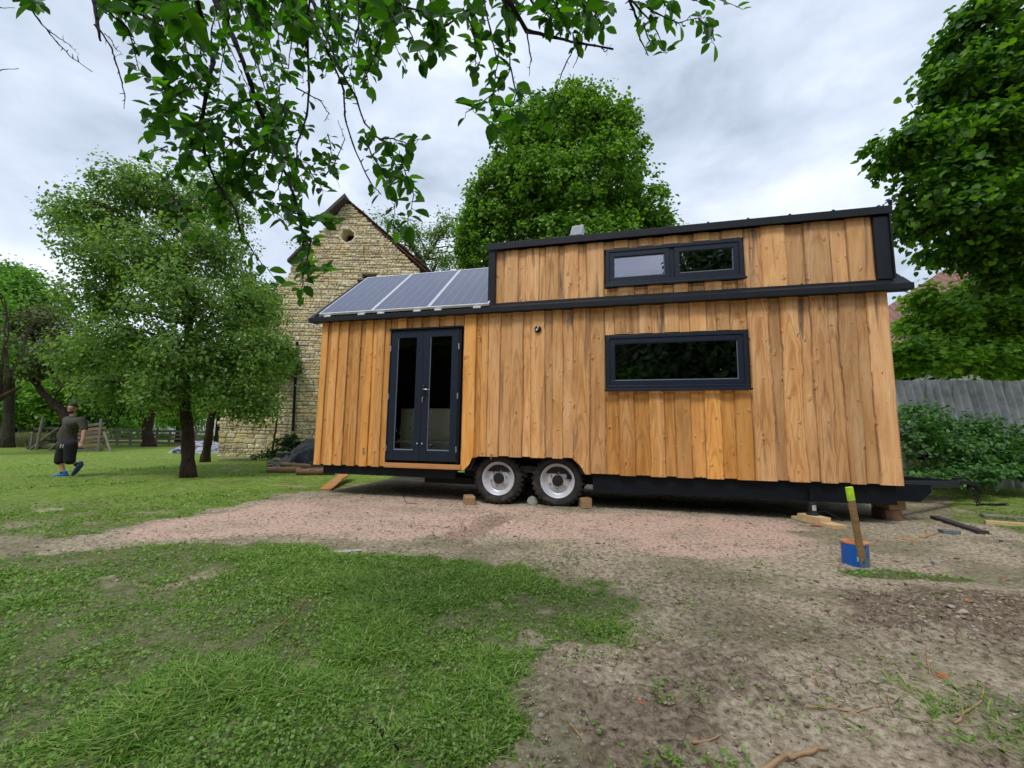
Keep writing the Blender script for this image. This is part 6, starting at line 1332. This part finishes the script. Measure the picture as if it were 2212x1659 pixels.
    for s in (-1, 1): parts += [ell(hc + sd * (s * .079) - Vector((0, 0, .01)), (.010, .02, .032), rz, 10), ell(hc + sd * (s * .036) + fd * .074 - Vector((0, 0, .012)), (.02, .016, .014), rz, 8)]
    m, nt, b = mat('skin'); v = coords(nt); n = noise(nt, v, 30, 4); ln(nt, ramp(nt, n, [(.3, (.50, .25, .16)), (.7, (.64, .36, .24))]), b.inputs['Base Color']); b.inputs['Roughness'].default_value = .5; b.inputs['Subsurface Weight'].default_value = .06
    body = remesh('body', parts, .0075, m, e, 3)
    hm = simple('greying_hair', (.045, .045, .05), .8, 0, .5, 40, .6, .01)
    def meshpart(name, meshes, vox, m, sm=2): return remesh(name, meshes, vox, m, e, sm)
    meshpart('hair', [ell(hc + Vector((0, 0, .066)) - fd * .004, (.088, .100, .076), rz), ell(hc - fd * .040 - Vector((0, 0, .01)), (.086, .066, .088), rz)], .008, hm)
    meshpart('beard', [ell(hc + fd * .045 - Vector((0, 0, .085)), (.056, .052, .042), rz), ell(hc + fd * .092 - Vector((0, 0, .036)), (.026, .010, .007), rz, 10)], .007, simple('dark_beard', (.03, .022, .018), .8))
    eym = simple('dark_eyes', (.015, .012, .01), .3)
    for s in (-1, 1): meshpart('eye', [ell(hc + sd * (s * .034) + fd * .088, (.014, .007, .007), rz, 8)], .003, eym, 0)
    sh = skin('s', [w(147, 956), w(146, 938), w(156, 916), w(158, 903), w(177, 908, -.17), w(182, 926, -.19), w(145, 907, .17), w(141, 925, .26)], [(0, 1), (1, 2), (2, 3), (2, 4), (4, 5), (2, 6), (6, 7)], [.155, .158, .140, .070, .080, .066, .080, .066])
    meshpart('t_shirt', [sh, ell(w(138.5, 941), (.11, .13, .14))], .013, simple('dark_olive_cotton', (.070, .062, .048), .95, 0, .35, 25, .5, .01))
    so_ = skin('s', [w(146, 952), w(148, 958), w(140, 962, .10), w(131, 985, .07), w(129.5, 995, .065), w(153, 962, -.11), w(151, 984, -.11), w(150.5, 994, -.11)], [(0, 1), (1, 2), (2, 3), (3, 4), (1, 5), (5, 6), (6, 7)], [.148, .150, .120, .10, .098, .120, .10, .098])
    sho = meshpart('shorts', [so_], .013, simple('black_shorts', (.008, .008, .010), .85, 0, .3, 20, .4, .01))
    for k in range(2):
        a = w(130.5 + k * 5.5, 967, -.16 - .04 * k); b2 = w(134.5 + k * 5.5, 958.5, -.16 - .04 * k); mb = MB(); mb.tube([a, (a + b2) / 2 + Vector((0, -.012, 0)), b2], .011, 6); mb.build('white_stripe', simple('white_cord', (.8, .8, .85), .7), sho)
    def shoe(heel, toe, mcol, name):
        toe = toe + (toe - heel) * .18
        d = (toe - heel).normalized(); L_ = (toe - heel).length; q = skin('s', [heel - d * .02, heel + d * L_ * .35 + Vector((0, 0, .01)), heel + d * L_ * .75, toe + d * .02, heel + Vector((0, 0, .06))], [(0, 1), (1, 2), (2, 3), (0, 4)], [.044, .048, .046, .032, .042]); return meshpart(name, [q], .008, mcol)
    shoe(w(139.5, 1026.5, .08), w(120, 1029, .03), simple('bright_blue_shoe', (.0, .13, .50), .6), 'shoe'); shoe(w(173.5, 1006, -.02), w(161.5, 1020.5, -.04), simple('shaded_blue_shoe', (.005, .03, .12), .6), 'shoe')  # rear shoe is the same blue darkened, shade put into its colour
    for a, b2 in ((anR, ftR), (anL, ftL)): mb = MB(); mb.tube([a + Vector((0, 0, .0)), a * .4 + b2 * .6], [.045, .047], 10); mb.build('sock', M_BLACK, e, smooth=True)
person()
for q in list(bpy.data.meshes):
    if q.users == 0: bpy.data.meshes.remove(q)
print('objects', len(bpy.data.objects), 'verts', sum(len(o.data.vertices) for o in bpy.data.objects if o.type == 'MESH'))
